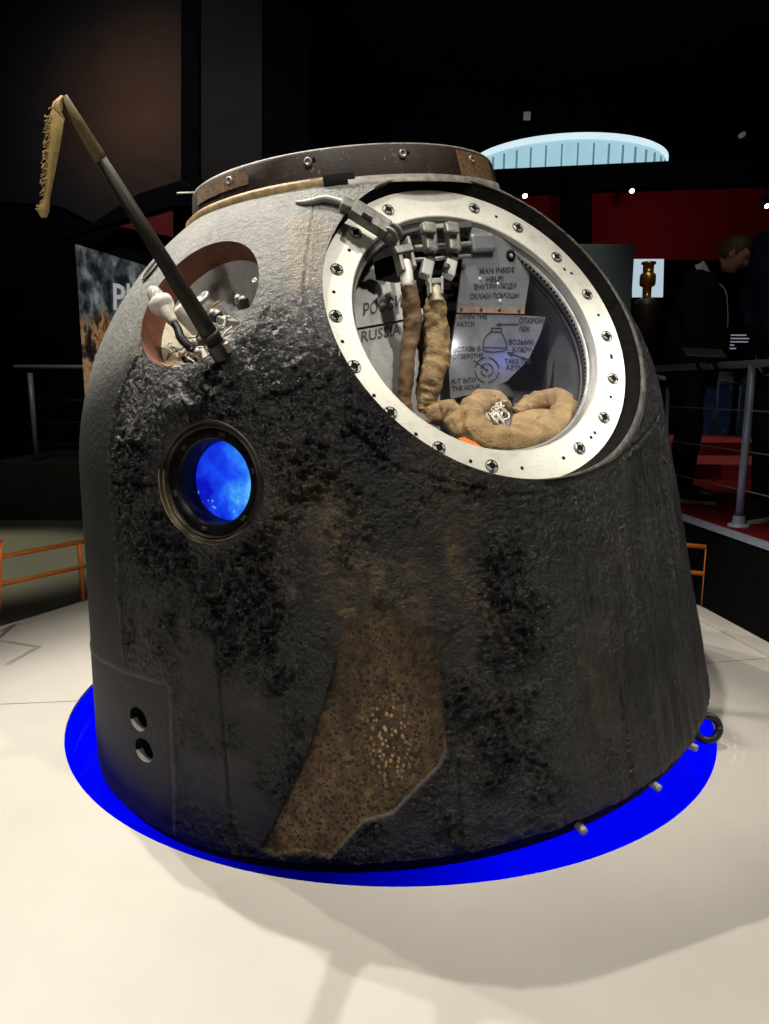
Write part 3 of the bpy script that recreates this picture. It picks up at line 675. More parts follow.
# double release block
mb = MB()
bar(mb, hp(420, 233, .0), hp(470, 227, .0), .022, .03, HF.n, 1)
for x0, x1 in ((424, 427), (447, 450)):
    bar(mb, hp(x0 + 4, 224, -.035), hp(x0 + 7, 252, -.02), .036, .03, HF.n, 0, .006)
    bar(mb, hp(x0 + 3, 224, -.055), hp(x0 + 5, 234, -.05), .042, .022, HF.n, 0, .005)
    bar(mb, hp(x0 + 7, 252, .0), hp(x0 + 6, 264, .0), .022, .022, HF.n, 1)
    bar(mb, hp(x0 + 4, 262, -.005), hp(x0 + 1, 277, .0), .032, .026, HF.n, 2, .004)
bar(mb, hp(428, 228, -.045), hp(455, 226, -.045), .016, .012, HF.n, 0)
for yy, rr_ in ((246, .008), (258, .006)): mb.tube([hp(415, yy + 2, .01), hp(470, yy - 2, .01)], rr_, 12, mi=3)
mb.lathe([(.001, .01), (.009, .01), (.009, -.01), (.001, -.01)], hp(446, 268, -.02), HF.n, HF.e1, 12, 1)
rel = tag(mb.build('release_block', [M['bracket'], M['steel_dark'], M['primer'], M['steel']], cap), 'twin grey metal latch blocks at the top of the hatch')
mb = MB(); bar(mb, hp(427, 283, -.02), hp(442, 282, -.02), .018, .018, HF.n); bar(mb, hp(429, 276, -.02), hp(430, 296, -.02), .008, .022, HF.n); bar(mb, hp(441, 278, -.02), hp(441, 296, -.02), .008, .022, HF.n); mb.build('clevis', M['bracket'], rel)
mb = MB(); mb.tube([hp(434, 284, -.01), hp(435, 294, -.008), hp(436, 303, -.002)], [.013, .019, .021], 14, sub=4, wr=.1); mb.build('sleeve_cap', M['recess_floor2'], rel)
mb = MB(); mb.tube([hp(435.5, 298, -.004), hp(435, 312, .02), hp(437, 335, .05), hp(436, 358, .075), hp(431, 380, .10), hp(426, 398, .13), hp(425, 412, .15), hp(433, 424, .15)], [.021, .028, .032, .033, .031, .028, .027, .026], 24, sub=11, wr=.45, wf=38)
mb.build('riser_sleeve', M['canvas'], rel)

# ---- coiled canvas sleeve lying in the hatch (a thing of its own, stands in the capsule)
coil = bpy.data.objects.new('canvas_sleeve', None); COL.objects.link(coil); coil.matrix_world = MCAP
tag(coil, 'tan canvas sleeve coiled in the bottom of the open hatch', 'canvas sleeve')
mb = MB(); mb.tube([hp(505, 408, .20), hp(492, 401, .17), hp(479, 404, .13), hp(471, 416, .10), hp(477, 432, .075), hp(496, 441, .065), hp(520, 440.5, .065), hp(545, 433, .07), hp(561, 419, .09), hp(563, 405, .12), hp(549, 399, .15), hp(531, 405, .18), hp(516, 414, .20)],
        [.022, .027, .031, .034, .035, .036, .036, .036, .034, .031, .028, .027, .02], 28, sub=12, wr=.50, wf=30)
mb.build('coil', M['canvas'], coil)
mb = MB(); mb.tube([hp(424, 405, .16), hp(432, 414, .14), hp(444, 411, .12), hp(453, 416, .11), hp(459, 430, .10), hp(466, 426, .10), hp(471, 420, .10)], [.012, .026, .030, .033, .022, .015, .02], 24, sub=9, wr=.5, wf=34); mb.build('gathered_end', M['canvas'], coil)
mb = MB(); fl = [hp(512, 416, .16), hp(530, 411, .17), hp(552, 410, .16), hp(556, 418, .13), hp(548, 428, .11), hp(520, 432, .10), hp(508, 428, .11)]; mb.prism(fl, HF.n * .012); mb.build('folded_flap', M['canvas'], coil)
mb = MB()
for k in range(14):
    x, y = 496 + rng.uniform(-6, 9), 410 + rng.uniform(-4, 5)
    pts = [hp(x + rng.uniform(-2, 2), y + 14, .12)]
    for j in range(4): pts.append(hp(x + rng.uniform(-7, 7), y + 8 - 5 * j + rng.uniform(-3, 3), .11 + rng.uniform(-.02, .02)))
    mb.tube(pts, .0028, 6, sub=4)
tag(mb.build('frayed_cords', M['white_plastic'], coil), 'frayed white cords'); 
mb = MB(); mb.prism([hp(457, 439, .035), hp(463, 438, .05), hp(474, 443, .05), hp(486, 452, .04), hp(478, 452, .03), hp(466, 446, .03)], HF.n * .006); mb.build('orange_strap', M['orange_cloth'], cap)

# ---- top collar
mb = MB(); zt = ZT
prof = [(RR + .004, zt - .02), (RR, zt + .004), (RR2 + .004, zt + HR - .006), (RR2, zt + HR), (RR2 - .055, zt + HR), (RR2 - .06, zt + HR - .004), (RR2 - .06, zt - .05)]
mb.lathe(prof, [0, 0, 0], [0, 0, 1], [1, 0, 0], 160); collar = tag(mb.build('top_collar', M['collar'], cap), 'scorched brown collar ring on top of the capsule')
mb = MB(); mb.lathe([(RR2 + .0015, zt + HR - .006), (RR2 + .001, zt + HR + .0015), (RR2 - .012, zt + HR + .001)], [0, 0, 0], [0, 0, 1], [1, 0, 0], 160); mb.build('worn_edge', M['lip_pale'], collar)
def collar_pt(th, h, off=0.0):
    r = RR + (RR2 - RR) * h / HR + off; t = math.radians(th); return np.array([r * math.sin(t), -r * math.cos(t), zt + h])
def collar_th(px):
    best = min(np.arange(-89, 89, .5), key=lambda th: abs(_proj(to_world(collar_pt(th, .06)))[0] - px)); return best
def _proj(P):
    d = P - CAM; c, s = math.cos(PITCH), math.sin(PITCH); dep = d[1] * c - d[2] * s; u = FPX * d[0] / dep; v = -FPX * (d[1] * s + d[2] * c) / dep
    cr, sr = math.cos(ROLL), math.sin(ROLL); return np.array([384.5 + cr * u - sr * v, 512 + sr * u + cr * v])
for px in (231, 308, 402, 470):
    th = collar_th(px); t = math.radians(th); n_ = np.array([math.sin(t), -math.cos(t), .1])
    mb = MB(); mb.lathe([(.0125, .001), (.011, .006), (.007, .0065), (.0065, .003), (.0001, .003)], collar_pt(th, .062, .003), n_, [math.cos(t), math.sin(t), 0], 16); mb.build('bolt', M['steel'], collar)
    mb = MB(); mb.lathe([(.006, .0012), (.0001, .0014)], collar_pt(th + 1.8, .066, .003), n_, [math.cos(t), math.sin(t), 0], 12); mb.build('bolt_hole', M['black'], collar)
def collar_band(a0, a1, h0, h1, off, name, mat, parent=collar):
    mb = MB(); A_ = np.linspace(a0, a1, 24); vs = [collar_pt(a, h0, off) for a in A_] + [collar_pt(a, h1, off) for a in A_]; n = 24
    mb.add(vs, [[k, k + 1, n + k + 1, n + k] for k in range(n - 1)]); mb.build(name, mat, parent)
collar_band(collar_th(199), collar_th(250), .036, .082, .0055, 'dimpled_patch', M['collar_tape'])
collar_band(collar_th(456), collar_th(488), .008, .082, .0055, 'dimpled_patch', M['collar_tape'])
# ochre sealant strip at the foot of the collar
mb = MB(); mb.lathe([(RR + .02, -.016), (RR + .022, .004), (RR + .008, .014), (RR - .002, .012)], [0, 0, zt], [0, 0, 1], [1, 0, 0], 90, a0=math.radians(-190), a1=math.radians(-93)); tag(mb.build('sealant_strip', M['gold_strip'], cap), 'ochre strip along the left foot of the collar')
mb = MB(); mb.lathe([(RR + .030, -.018), (RR + .032, .012), (RR + .004, .018)], [0, 0, zt], [0, 0, 1], [1, 0, 0], 40, a0=math.radians(-94), a1=math.radians(-85)); mb.build('collar_foot_block', M['black'], cap)
mb = MB(); mb.lathe([(RR + .034, -.022), (RR + .030, -.002), (RR + .004, .006)], [0, 0, zt], [0, 0, 1], [1, 0, 0], 90, a0=math.radians(-87), a1=math.radians(-28)); mb.build('collar_fillet', M['lip_pale'], cap)
mb = MB(); mb.prism([collar_pt(-74, .0, .002), collar_pt(-78, .0, .004), collar_pt(-80, -.03, .03), collar_pt(-73, -.03, .03)], [0, 0, .004]); mb.build('collar_tab', M['steel'], cap)
mb = MB(); mb.tube([to_local(at_y(177, 193.2, 0)), to_local(at_y(196, 192.4, 0))], .0032, 8); tag(mb.build('side_rod', M['white_plastic'], cap), 'thin pale rod at the left of the collar')
# wrapped line running from the collar to the arm
mb = MB(); mb.tube([hull_pt(-10.7, 1.662, .003), hull_pt(-7, 1.652, .006), hull_pt(-2.5, 1.648, .012), hp(352, 206, -.05)], [.004, .009, .010, .009], 10, sub=8, wr=.2); mb.build('wrapped_line', M['primer'], cap)

# ---- upper-left recess
q_ = lambda q: .197 + 0 * q
opening_wall(KF, q_, lambda t: .188, -.075, 'recess_wall', M['recess_wall'], 120)
def recess_floor():
    mb = MB(); N = 72; rows = 22; vs = []
    for i in range(rows + 1):
        r = .19 * (1 - i / rows)
        for k in range(N):
            q = 2 * PI * k / N; vs.append(KF.p(r * math.cos(q), r * math.sin(q), -.07 - .07 * (1 - (r / .19)**2)))
    V = np.array(vs); V += KF.n * ((fbm(V * 16, 4) - .5) * .05 * smooth(.19 - np.hypot((V - KF.o) @ KF.e1, (V - KF.o) @ KF.e2), 0, .03))[:, None]
    mb.add(V, [[i * N + k, i * N + (k + 1) % N, (i + 1) * N + (k + 1) % N, (i + 1) * N + k] for i in range(rows) for k in range(N)])
    o = mb.build('recess_liner', M['recess_floor'], cap); me = o.data
    a = (V - KF.o) @ KF.e1; b = (V - KF.o) @ KF.e2
    at = me.attributes.new('warm', 'FLOAT', 'POINT'); at.data.foreach_set('value', smooth(-(a * .75 + b * .65) + .02, 0.0, .09).astype(np.float32))  # mask of the lower left side that is painted as lit
recess_floor()
# antenna mast leaning back over the recess
base = kp(219, 349, -.005); tipw = np.array(at_y(62, 97, -1.2)); tip = to_local(tipw); mdir = tip - base
mast = MB(); j = base + mdir * .80
mast.tube([base - mdir * .01, base + mdir * .15, base + mdir * .4, j], [.0230, .0215, .0180, .0128], 24)
ant = tag(mast.build('antenna_mast', M['pole'], cap), 'dark antenna pole leaning out of the round recess')
mb = MB(); mb.tube([j - mdir * .01, j + mdir * .005, base + mdir * .9, tip], [.0130, .0142, .0128, .0112], 20); tag(mb.build('pole_sleeve', M['pole_tip'], ant), 'khaki sleeve on the upper end of the pole')
md_ = mdir / np.linalg.norm(mdir); me1 = np.cross(md_, KF.n); me1 /= np.linalg.norm(me1); mb = MB(); mb.lathe([(.020, -.022), (.0265, -.022), (.0265, .018), (.0235, .018)], base, md_, me1, 24, smooth=False); mb.lathe([(.0235, .036), (.0255, .036), (.0255, .048), (.0235, .048)], base, md_, me1, 24); mb.build('mast_clamp', M['steel_dark'], ant)
mb = MB(); bar(mb, base - mdir * .02 + KF.e1 * .024, base + mdir * .025 + KF.e1 * .026, .022, .014, KF.n); mb.build('mast_foot', M['recess_floor2'], ant)
# frayed tape folded over the tip
def ribbon():
    Y0 = -1.2
    def q(px, py, dy=0): return to_local(at_y(px, py, Y0 + dy))
    L = [(61, 95), (53, 102), (49, 118), (47.5, 140), (46, 160), (45, 180), (43.5, 198), (39, 206), (37.5, 212), (41, 217.5)]
    Rr = [(64, 97), (61, 112), (64, 118), (60.5, 140), (57, 160), (53, 180), (49, 200), (49, 206), (48.5, 212), (46, 217.5)]
    dys = [0, -.012, -.018, -.02, -.02, -.018, -.018, -.018, -.018, -.018]
    mb = MB(); vs = []; n = len(L); K = 5
    for i in range(n):
        for k in range(K):
            t = k / (K - 1); vs.append(q(L[i][0] * (1 - t) + Rr[i][0] * t, L[i][1] * (1 - t) + Rr[i][1] * t, dys[i] - .007 * math.sin(PI * t)))
    fs = [[i * K + k, i * K + k + 1, (i + 1) * K + k + 1, (i + 1) * K + k] for i in range(n - 1) for k in range(K - 1)]
    th2 = to_local(np.array([0, .003, 0]) + BP) ; m = len(vs)
    mb.add(vs + [v + th2 for v in vs], fs + [[m + x for x in f[::-1]] for f in fs]); tp = tag(mb.build('frayed_tape', M['tape'], ant, False), 'straw coloured tape folded over the pole tip, its outer edge frayed')
    # inner fold curling from the tip
    mb = MB(); mb.tube([q(62, 96, -.006), q(57, 103, -.018), q(58, 113, -.02), q(63, 118, -.018)], [.0035, .007, .007, .0035], 10, sub=5, flat=.3); mb.build('tape_fold', M['tape'], tp)
    mb = MB()
    for i in range(70):
        y = rng.uniform(104, 200); x = np.interp(y, [p[1] for p in L[:8]], [p[0] for p in L[:8]])
        a = (x + 1.5, y); b = (x - rng.uniform(.5, 3), y + rng.uniform(-1, 3)); c = (x - rng.uniform(1, 5.5), y + rng.uniform(-1, 5))
        d_ = -.019 + rng.uniform(-.006, .006); mb.tube([q(*a, d_), q(*b, d_), q(*c, d_ + rng.uniform(-.006, .006))], [.0013, .0011, .0007], 5, sub=3)
    for i in range(8):
        x, y = 38 + rng.uniform(-1, 2), 208 + rng.uniform(-3, 5); mb.tube([q(41, y, -.018), q(x - 2, y - 1, -.018)], .0011, 5)
    mb.build('frayed_threads', M['tape'], tp)
ribbon()
# beacon lamp
b0_, b1_ = kp(187, 343, .02), kp(152, 290, -.045); ax = (b1_ - b0_) / np.linalg.norm(b1_ - b0_); L_ = np.linalg.norm(b1_ - b0_); e1_ = np.cross(ax, KF.n); e1_ /= np.linalg.norm(e1_)
mb = MB(); mb.lathe([(.001, L_ * .36), (.012, L_ * .36), (.014, L_ * .40), (.020, L_ * .60), (.022, L_ * .64), (.031, L_ * .66), (.033, L_ * .69), (.033, L_ * .77), (.027, L_ * .79), (.001, L_ * .78)], b0_, ax, e1_, 26)
lamp = tag(mb.build('beacon_lamp', M['white_plastic'], cap), 'white beacon lamp on a bent stem in the recess')
def mk_lens():
    t = NT('ribbed_lens'); v = t.coord(); w = t.n('ShaderNodeTexWave'); t.put(w.inputs[0], v); w.inputs['Scale'].default_value = 40
    t.set(col=(.75, .74, .66), rough=.15, trans=.35, nrm=t.bump(w.outputs['Fac'], .3, .004)); return t.m
M['lens'] = mk_lens()
mb = MB(); mb.lathe([(.021, L_ * .77), (.022, L_ * .88), (.019, L_ * .97), (.011, L_ * 1.03), (.001, L_ * 1.05)], b0_, ax, e1_, 22); mb.build('lens', M['lens'], lamp)
mb = MB(); mb.tube([b0_ + ax * L_ * .38, b0_ + ax * L_ * .25, kp(181, 338, .01), kp(190, 347, .03), kp(200, 350, .05)], [.010, .011, .012, .012, .010], 14, sub=5); mb.build('stem', M['rubber'], lamp)
mb = MB(); mb.lathe([(.001, .05), (.026, .05), (.029, .045), (.028, -.05), (.001, -.05)], kp(194, 322, .055), ax * .6 + KF.n * .8, e1_, 24); c_ = mb.build('canister', M['white_plastic'], cap)
mb = MB(); mb.lathe([(.022, .0), (.028, .002), (.029, .008), (.025, .011), (.021, .009), (.001, .006)], kp(203, 301, .04), ax * .4 + KF.n * .9, e1_, 24); mb.build('cap_ring', M['steel'], c_)
for (px, py, d, sz, m) in ((243, 304, .03, (.034, .026, .026), 'rubber'), (228, 322, .05, (.05, .04, .02), 'primer'), (216, 316, .04, (.03, .024, .024), 'brass'), (186, 357, .04, (.022, .02, .03), 'brass'), (240, 300, .02, (.024, .02, .012), 'white_plastic'), (199, 346, .03, (.03, .028, .03), 'steel_dark'), (205, 335, .02, (.02, .028, .02), 'steel'), (192, 362, .05, (.03, .03, .02), 'rubber'), (203, 356, .01, (.02, .018, .035), 'white_plastic')):
    mb = MB(); mb.box(kp(px, py, d), sz, Euler((rng.uniform(-.5, .5), rng.uniform(-.5, .5), rng.uniform(0, 3))).to_matrix(), 0, .004)
    mb.lathe([(.001, sz[2] * .5 + .008), (.008, sz[2] * .5 + .008), (.008, sz[2] * .4)], kp(px, py, d), KF.n, KF.e1, 12, 1); mb.build('connector', [M[m], M['steel']], cap)
cab = ['white_plastic', 'rubber', 'tape', 'steel', 'white_plastic', 'primer']
for k in range(22):
    x, y = rng.uniform(178, 240), 0; y = 358 - (x - 178) * .55 + rng.uniform(-14, 5)
    pts = []
    for j_ in range(5): pts.append(kp(x, y, .03 + rng.uniform(-.02, .03))); x += rng.uniform(-12, 12); y += rng.uniform(-9, 8)
    mb = MB(); mb.tube(pts, rng.uniform(.0016, .0036), 7, sub=5); mb.build('cable', M[cab[k % 6]], cap)
mb = MB(); mb.lathe([(.007, .0), (.008, .003), (.004, .004), (.0035, .001)], kp(255, 281, -.003), KF.n, KF.e1, 14); mb.build('eyelet', M['white_plastic'], cap)
# dark oval slot left of the recess
mb = MB(); p0_, p1_ = hull_pt(-50.9, 1.553, .006), None; n_ = hull_n(-50.9, 1.553); tdir = hull_pt(-50.2, 1.575) - hull_pt(-51.7, 1.53); tdir /= np.linalg.norm(tdir); sd_ = np.cross(n_, tdir)
mb.add([p0_ + n_ * .0015 + tdir * .038 * math.cos(t) + sd_ * .024 * math.sin(t) for t in np.linspace(0, 2 * PI, 24, endpoint=False)], [list(range(24))]); 
sl = mb.build('slot', M['black'], cap)
mb = MB(); mb.tube([p0_ + tdir * .040 * math.cos(t) + sd_ * .026 * math.sin(t) for t in np.linspace(0, 2 * PI, 25)], .0025, 6); mb.build('slot_rim', M['primer'], sl)

# ---- porthole
mb = MB(); mb.lathe([(.158, -.012), (.158, .001), (.156, .003), (.152, .003), (.150, -.001), (.147, -.006)], PF.o, PF.n, PF.e1, 96, 0)
mb.lathe([(.147, -.006), (.143, -.006), (.141, -.002), (.138, -.004), (.137, -.016)], PF.o, PF.n, PF.e1, 96, 0)
mb.lathe([(.137, -.016), (.112, -.018), (.108, -.022), (.1085, -.055), (.106, -.058), (.105, -.085), (.1045, -.12)], PF.o, PF.n, PF.e1, 96, 1)
port = tag(mb.build('porthole_frame', [M['brass'], M['black_metal'] if 'black_metal' in M else simple('black_metal', (.012, .012, .013), .3, .4)], cap), 'brass rimmed black porthole ring')
mb = MB()
for r_, d_ in ((.1565, .0032), (.1475, -.0035)): mb.lathe([(r_ + .0022, d_ - .003), (r_ + .001, d_ + .0008), (r_ - .002, d_ + .0008), (r_ - .003, d_ - .003)], PF.o, PF.n, PF.e1, 60, a0=math.radians(165), a1=math.radians(305))
tag(mb.build('lit_rim', M['bright_brass'], port), 'bright brass arc painting the light on the lower left of the rim')  # brighter copy of the brass where light catches the rim
for k in range(12):
    a = 2 * PI * k / 12 + .2; o = PF.p(.124 * math.cos(a), .124 * math.sin(a), -.017)
    mb = MB()
    if k % 2 == 0: mb.box(o, (.016, .010, .007), Matrix((math.cos(a) * PF.e2 - math.sin(a) * PF.e1, math.cos(a) * PF.e1 + math.sin(a) * PF.e2, PF.n)).transposed(), 0, .002); mb.build('frame_clip', M['steel_dark'], port)
    else: mb.lathe([(.006, .001), (.0001, .0015)], o, PF.n, PF.e1, 10); mb.build('screw_hole', M['black'], port)
mb = MB(); mb.lathe([(.1048, -.072), (.001, -.072)], PF.o, PF.n, PF.e1, 64); mb.build('glass_pane', M['glass'], port)
# glowing disc standing in for the blue lit cabin, coordinates centred on the pane
me = bpy.data.meshes.new('cabin_glow'); N = 48
me.from_pydata([(.104 * math.cos(t), .104 * math.sin(t), 0) for t in np.linspace(0, 2 * PI, N, endpoint=False)], [], [list(range(N))]); me.materials.append(M['glow'])
gl = link('cabin_glow_disc', me, port); gl.matrix_local = PF.mat() @ Matrix.Translation((0, 0, -.082)); tag(gl, 'blue lit view behind the porthole glass')
# vents
for fr in (V1, V2):
    r = .034; vo = opening_wall(fr, vent_r, lambda t: float(vent_r(np.array(t))) * .8, -.09, 'vent_nozzle', M['black'], 48)
    mb = MB(); mb.lathe([(.9 * r, -.075), (.9 * r, -.035), (.78 * r, -.035), (.75 * r, -.075), (.001, -.075)], fr.o + fr.e2 * .004 + fr.e1 * .004, fr.n, fr.e1, 28, 0); mb.build('vent_pipe', M['rubber'], vo)
    q = np.radians(np.linspace(195, 345, 20)); rr_ = vent_r(q); top = on_hull(fr, rr_ * np.cos(q), rr_ * np.sin(q)); mb = MB(); lo_ = [fr.p(a_ * .93, b_ * .93, -.02) for a_, b_ in zip(rr_ * np.cos(q), rr_ * np.sin(q))]
    mb.add(list(top + fr.n * .001) + lo_, [[k, k + 1, 21 + k, 20 + k] for k in range(19)]); mb.build('vent_lip', M['primer'], vo)
mb = MB(); pn = hull_n(-23.4, .721); mb.lathe([(.0365, -.004), (.0365, .0045), (.0345, .0055), (.0325, .0045), (.0325, .001), (.030, .0015), (.001, .002)], hull_pt(-23.4, .721, .001), pn, [math.cos(math.radians(-23.4)), math.sin(math.radians(-23.4)), 0], 40)
mb.build('access_plug', simple('charred_plug', (.011, .011, .012), .42, 0, .5, 40, .8, 90, bdist=.006), cap)
# base
mb = MB(); mb.lathe([(R0 - .004, .002), (R0 - .02, .0), (R0 - .026, -.045), (R0 - .06, -.05), (.3, -.05), (.001, -.05)], [0, 0, 0], [0, 0, 1], [1, 0, 0], 120); mb.build('base_plate', M['black'], cap)
for th in (24, 39, 52):
    mb = MB(); t = math.radians(th); d_ = np.array([math.sin(t), -math.cos(t), -.25]); mb.lathe([(.001, .03), (.010, .03), (.012, .025), (.012, -.02)], [(R0 - .025) * math.sin(t), -(R0 - .025) * math.cos(t), -.032], d_ / np.linalg.norm(d_), [math.cos(t), math.sin(t), 0], 12); mb.build('base_bolt', M['steel'], cap)
lug = to_local(at_y(707, 728, -.50)); mb = MB(); ring = [lug + .040 * (math.cos(t) * np.array([1, 0, 0]) + math.sin(t) * np.array([0, .25, .97])) for t in np.linspace(0, 2 * PI, 33)]
mb.tube(ring, .013, 12); bar(mb, lug + np.array([-.04, 0, -.02]), lug + np.array([-.12, 0, .01]), .05, .03, np.array([0, 1., 0])); mb.build('lifting_lug', M['rubber'], cap)

# ================================================================== PLATFORM
def fascia_x(y): return 1.80 - .12 * (y - .64) if y > -3 else 1.8
deckz = .46
RP = 1.2; NP_ = 200; mb = MB(); inner, outer = [], []
for k in range(NP_):
    t = 2 * PI * k / NP_; c, s = math.cos(t), math.sin(t); seg = 2 * PI / 20; tt = (t % seg) - seg / 2; R = 2.09 * math.cos(seg / 2) / math.cos(tt) * 1.006
    x, y = R * c, R * s
    if x > fascia_x(y) - .0:
        lo, hi = 1.2, R
        for _ in range(40):
            m_ = (lo + hi) / 2
            if m_ * c > fascia_x(m_ * s): hi = m_
            else: lo = m_
        x, y = lo * c, lo * s
    inner.append((RP * c, RP * s)); outer.append((x, y))
vs = [(x, y, 0) for x, y in inner] + [(x, y, 0) for x, y in outer] + [(x, y, -.3) for x, y in outer] + [(x, y, -.012) for x, y in inner]
n = NP_
mb.add(vs, [[k, n + k, n + (k + 1) % n, (k + 1) % n] for k in range(n)], 0, False); mb.add(vs, [[n + k, 2 * n + k, 2 * n + (k + 1) % n, n + (k + 1) % n] for k in range(n)] + [[3 * n + k, k, (k + 1) % n, 3 * n + (k + 1) % n] for k in range(n)], 0, False)
plat = struct(mb.build('display_platform', M['platform'])); plat['label'] = 'white round exhibition platform around the blue pit'
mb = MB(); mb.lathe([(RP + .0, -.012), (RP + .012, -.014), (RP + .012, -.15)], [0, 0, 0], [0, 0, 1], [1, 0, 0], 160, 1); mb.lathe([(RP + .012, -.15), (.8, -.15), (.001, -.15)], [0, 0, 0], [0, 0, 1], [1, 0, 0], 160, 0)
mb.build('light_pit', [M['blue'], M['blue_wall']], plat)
mb = MB(); mb.lathe([(.75, -.15), (.70, -.02), (.001, -.02)], [.03, 0, 0], [0, 0, 1], [1, 0, 0], 60); mb.build('capsule_cradle', M['black'], plat)
for t_deg in (187, 12, 118, 62, 240, 300):
    t = math.radians(t_deg); mb = MB(); d = np.array([math.cos(t), math.sin(t), 0]); s_ = np.array([-d[1], d[0], 0]) * .0016; r1_ = 2.05 if d[0] < .6 else min(2.05, fascia_x(.2) / d[0] - .03)
    if t_deg in (240, 300): continue
    mb.add([d * 1.203 - s_ + [0, 0, .0006], d * r1_ - s_ + [0, 0, .0006], d * r1_ + s_ + [0, 0, .0006], d * 1.203 + s_ + [0, 0, .0006]], [[0, 1, 2, 3]]); mb.build('panel_joint', M['black'], plat)
# metal edge trim
mb = MB()
E2 = [(outer[k][0] * 1.0, outer[k][1] * 1.0) for k in range(n) if outer[k][0] < -.6 or outer[k][1] > .2]
for k in range(n):
    (x0, y0), (x1, y1) = outer[k], outer[(k + 1) % n]
    if x0 > 1.2 and y0 < 1.4: continue
    f0, f1 = .988, 1.004; mb.add([(x0 * f0, y0 * f0, .004), (x1 * f0, y1 * f0, .004), (x1 * f1, y1 * f1, .004), (x0 * f1, y0 * f1, .004), (x1 * f1, y1 * f1, -.03), (x0 * f1, y0 * f1, -.03)], [[0, 1, 2, 3], [3, 2, 4, 5]], 0, False)
mb.build('edge_trim', M['steel_dark'], plat)

# ================================================================== HALL
M['hall_floor'] = simple('olive_floor', (.13, .125, .085), .6, 0, .12, 1.2, .03)
mb = MB(); mb.add([(-9, -6, -.3), (9, -6, -.3), (9, 12, -.3), (-9, 12, -.3)], [[0, 1, 2, 3]], 0, False); struct(mb.build('floor', M['hall_floor']))
mb = MB(); mb.box((0, 3, 6.65), (18.4, 18.4, .1)); struct(mb.build('ceiling', M['hall_black']))
for nm, c, s in (('wall_back', (0, 12.1, 3.2), (18.4, .2, 7)), ('wall_left', (-9.1, 3, 3.2), (.2, 18.4, 7)), ('wall_right', (9.1, 3, 3.2), (.2, 18.4, 7)), ('wall_front', (0, -6.1, 3.2), (18.4, .2, 7))):
    mb = MB(); mb.box(c, s); struct(mb.build(nm, M['hall_black']))

mb = MB(); mb.box((-5.0, 7.17, 3.15), (8.0, .2, 6.9)); struct(mb.build('wall_rear_left', M['hall_black']))
def quad(name, pts, mat, parent=None, thick=None):
    mb = MB()
    if thick is None: mb.add(pts, [list(range(len(pts)))], 0, False)
    else: mb.prism(pts, thick)
    return mb.build(name, mat, parent)
# --- right raised deck
M['deck_red'] = simple('red_carpet', (.12, .005, .007), .9, 0, .2, 3, .1, 400, spec=.1)
M['deck_step'] = simple('lit_step_carpet', (.30, .02, .02), .9, 0, .12, 4, .1, 400)  # brighter copy of the deck red, light on the steps put in
M['fascia'] = simple('black_fascia', (.0045, .0045, .005), .9, 0, .2, 5, 0, spec=.04)
xa, xb = fascia_x(-2.2), fascia_x(2.6)
mb = MB(); mb.add([(xa, -2.2, deckz), (8.9, -2.2, deckz), (8.9, 7, deckz), (xb, 7, deckz), (xb, 2.6, deckz)], [[0, 1, 2, 3, 4]], 0, False)
mb.add([(xa, -2.2, -.29), (xa, -2.2, deckz), (xb, 2.6, deckz), (xb, 2.6, -.29), (xb, 7, deckz), (xb, 7, -.29)], [[0, 1, 2, 3], [3, 2, 4, 5]], 1, False)
dk = struct(mb.build('visitor_deck', [M['deck_red'], M['fascia']])); dk['label'] = 'raised red carpeted visitor deck with a black side'
mb = MB(); mb.prism([(xa - .012, -2.2, deckz - .022), (xb - .012, 2.6, deckz - .022), (xb + .035, 2.6, deckz - .022), (xa + .035, -2.2, deckz - .022)], (0, 0, .026)); mb.build('edge_trim', M['rail_steel'], dk)
mb = MB(); mb.prism([(xa - .02, -2.0, .002), (xb - .02, 1.3, .002), (xb - .001, 1.3, .002), (xa - .001, -2.0, .002)], (0, 0, .012)); mb.build('skirting_strip', M['platform'], dk)
mb = MB(); p = at_y(700, 470, 3.6); mb.box((p[0] + .35, 3.7, deckz + .06), (1.6, .9, .12), None, 0); mb.box((p[0] + .45, 4.7, deckz + .12), (1.8, 1.2, .24), None, 0)
stp = struct(mb.build('red_steps', M['deck_step'])); stp['label'] = 'red carpeted steps behind the standing visitors'
# --- left raised deck, far
M['deck_grey'] = simple('dark_deck', (.030, .032, .030), .8, 0, .2, 3, 0)
p0, p1 = at_y(12, 463, 5.3), at_y(150, 461, 5.3); mb = MB(); mb.prism([(p0[0] - .3, 5.3, -.29), (p1[0] + 1.2, 5.3, -.29), (p1[0] + 1.2, 5.3, p0[2]), (p0[0] - .3, 5.3, p0[2])], (0, 3.5, 0)); 
dl = struct(mb.build('side_deck', M['deck_grey'])); dl['label'] = 'dark raised deck at the left behind the capsule'

def rail_thing(label, posts, top, cables, rp, rc, mat, cmat, group=None, name='guard_rail', feet=False):
    c = np.asarray(posts[0][0]); t = thing(name, c, label, 'railing', group=group)
    for a, b in posts:
        a, b = np.asarray(a) - c, np.asarray(b) - c; mb = MB(); mb.tube([a, b], rp, 14)
        if feet: mb.lathe([(.001, .014), (.05, .014), (.055, .01), (.055, 0)], a, [0, 0, 1], [1, 0, 0], 24); mb.lathe([(.03, .06), (.034, .014)], a, [0, 0, 1], [1, 0, 0], 18)
        mb.build('post', mat, t)
    for a, b, r in top:
        mb = MB(); mb.tube([np.asarray(a) - c, np.asarray(b) - c], r, 14); mb.build('top_rail', mat, t)
    for a, b in cables:
        mb = MB(); mb.tube([np.asarray(a) - c, np.asarray(b) - c], rc, 8); mb.build('cable' if rc < .008 else 'middle_rail', cmat, t)
    return t
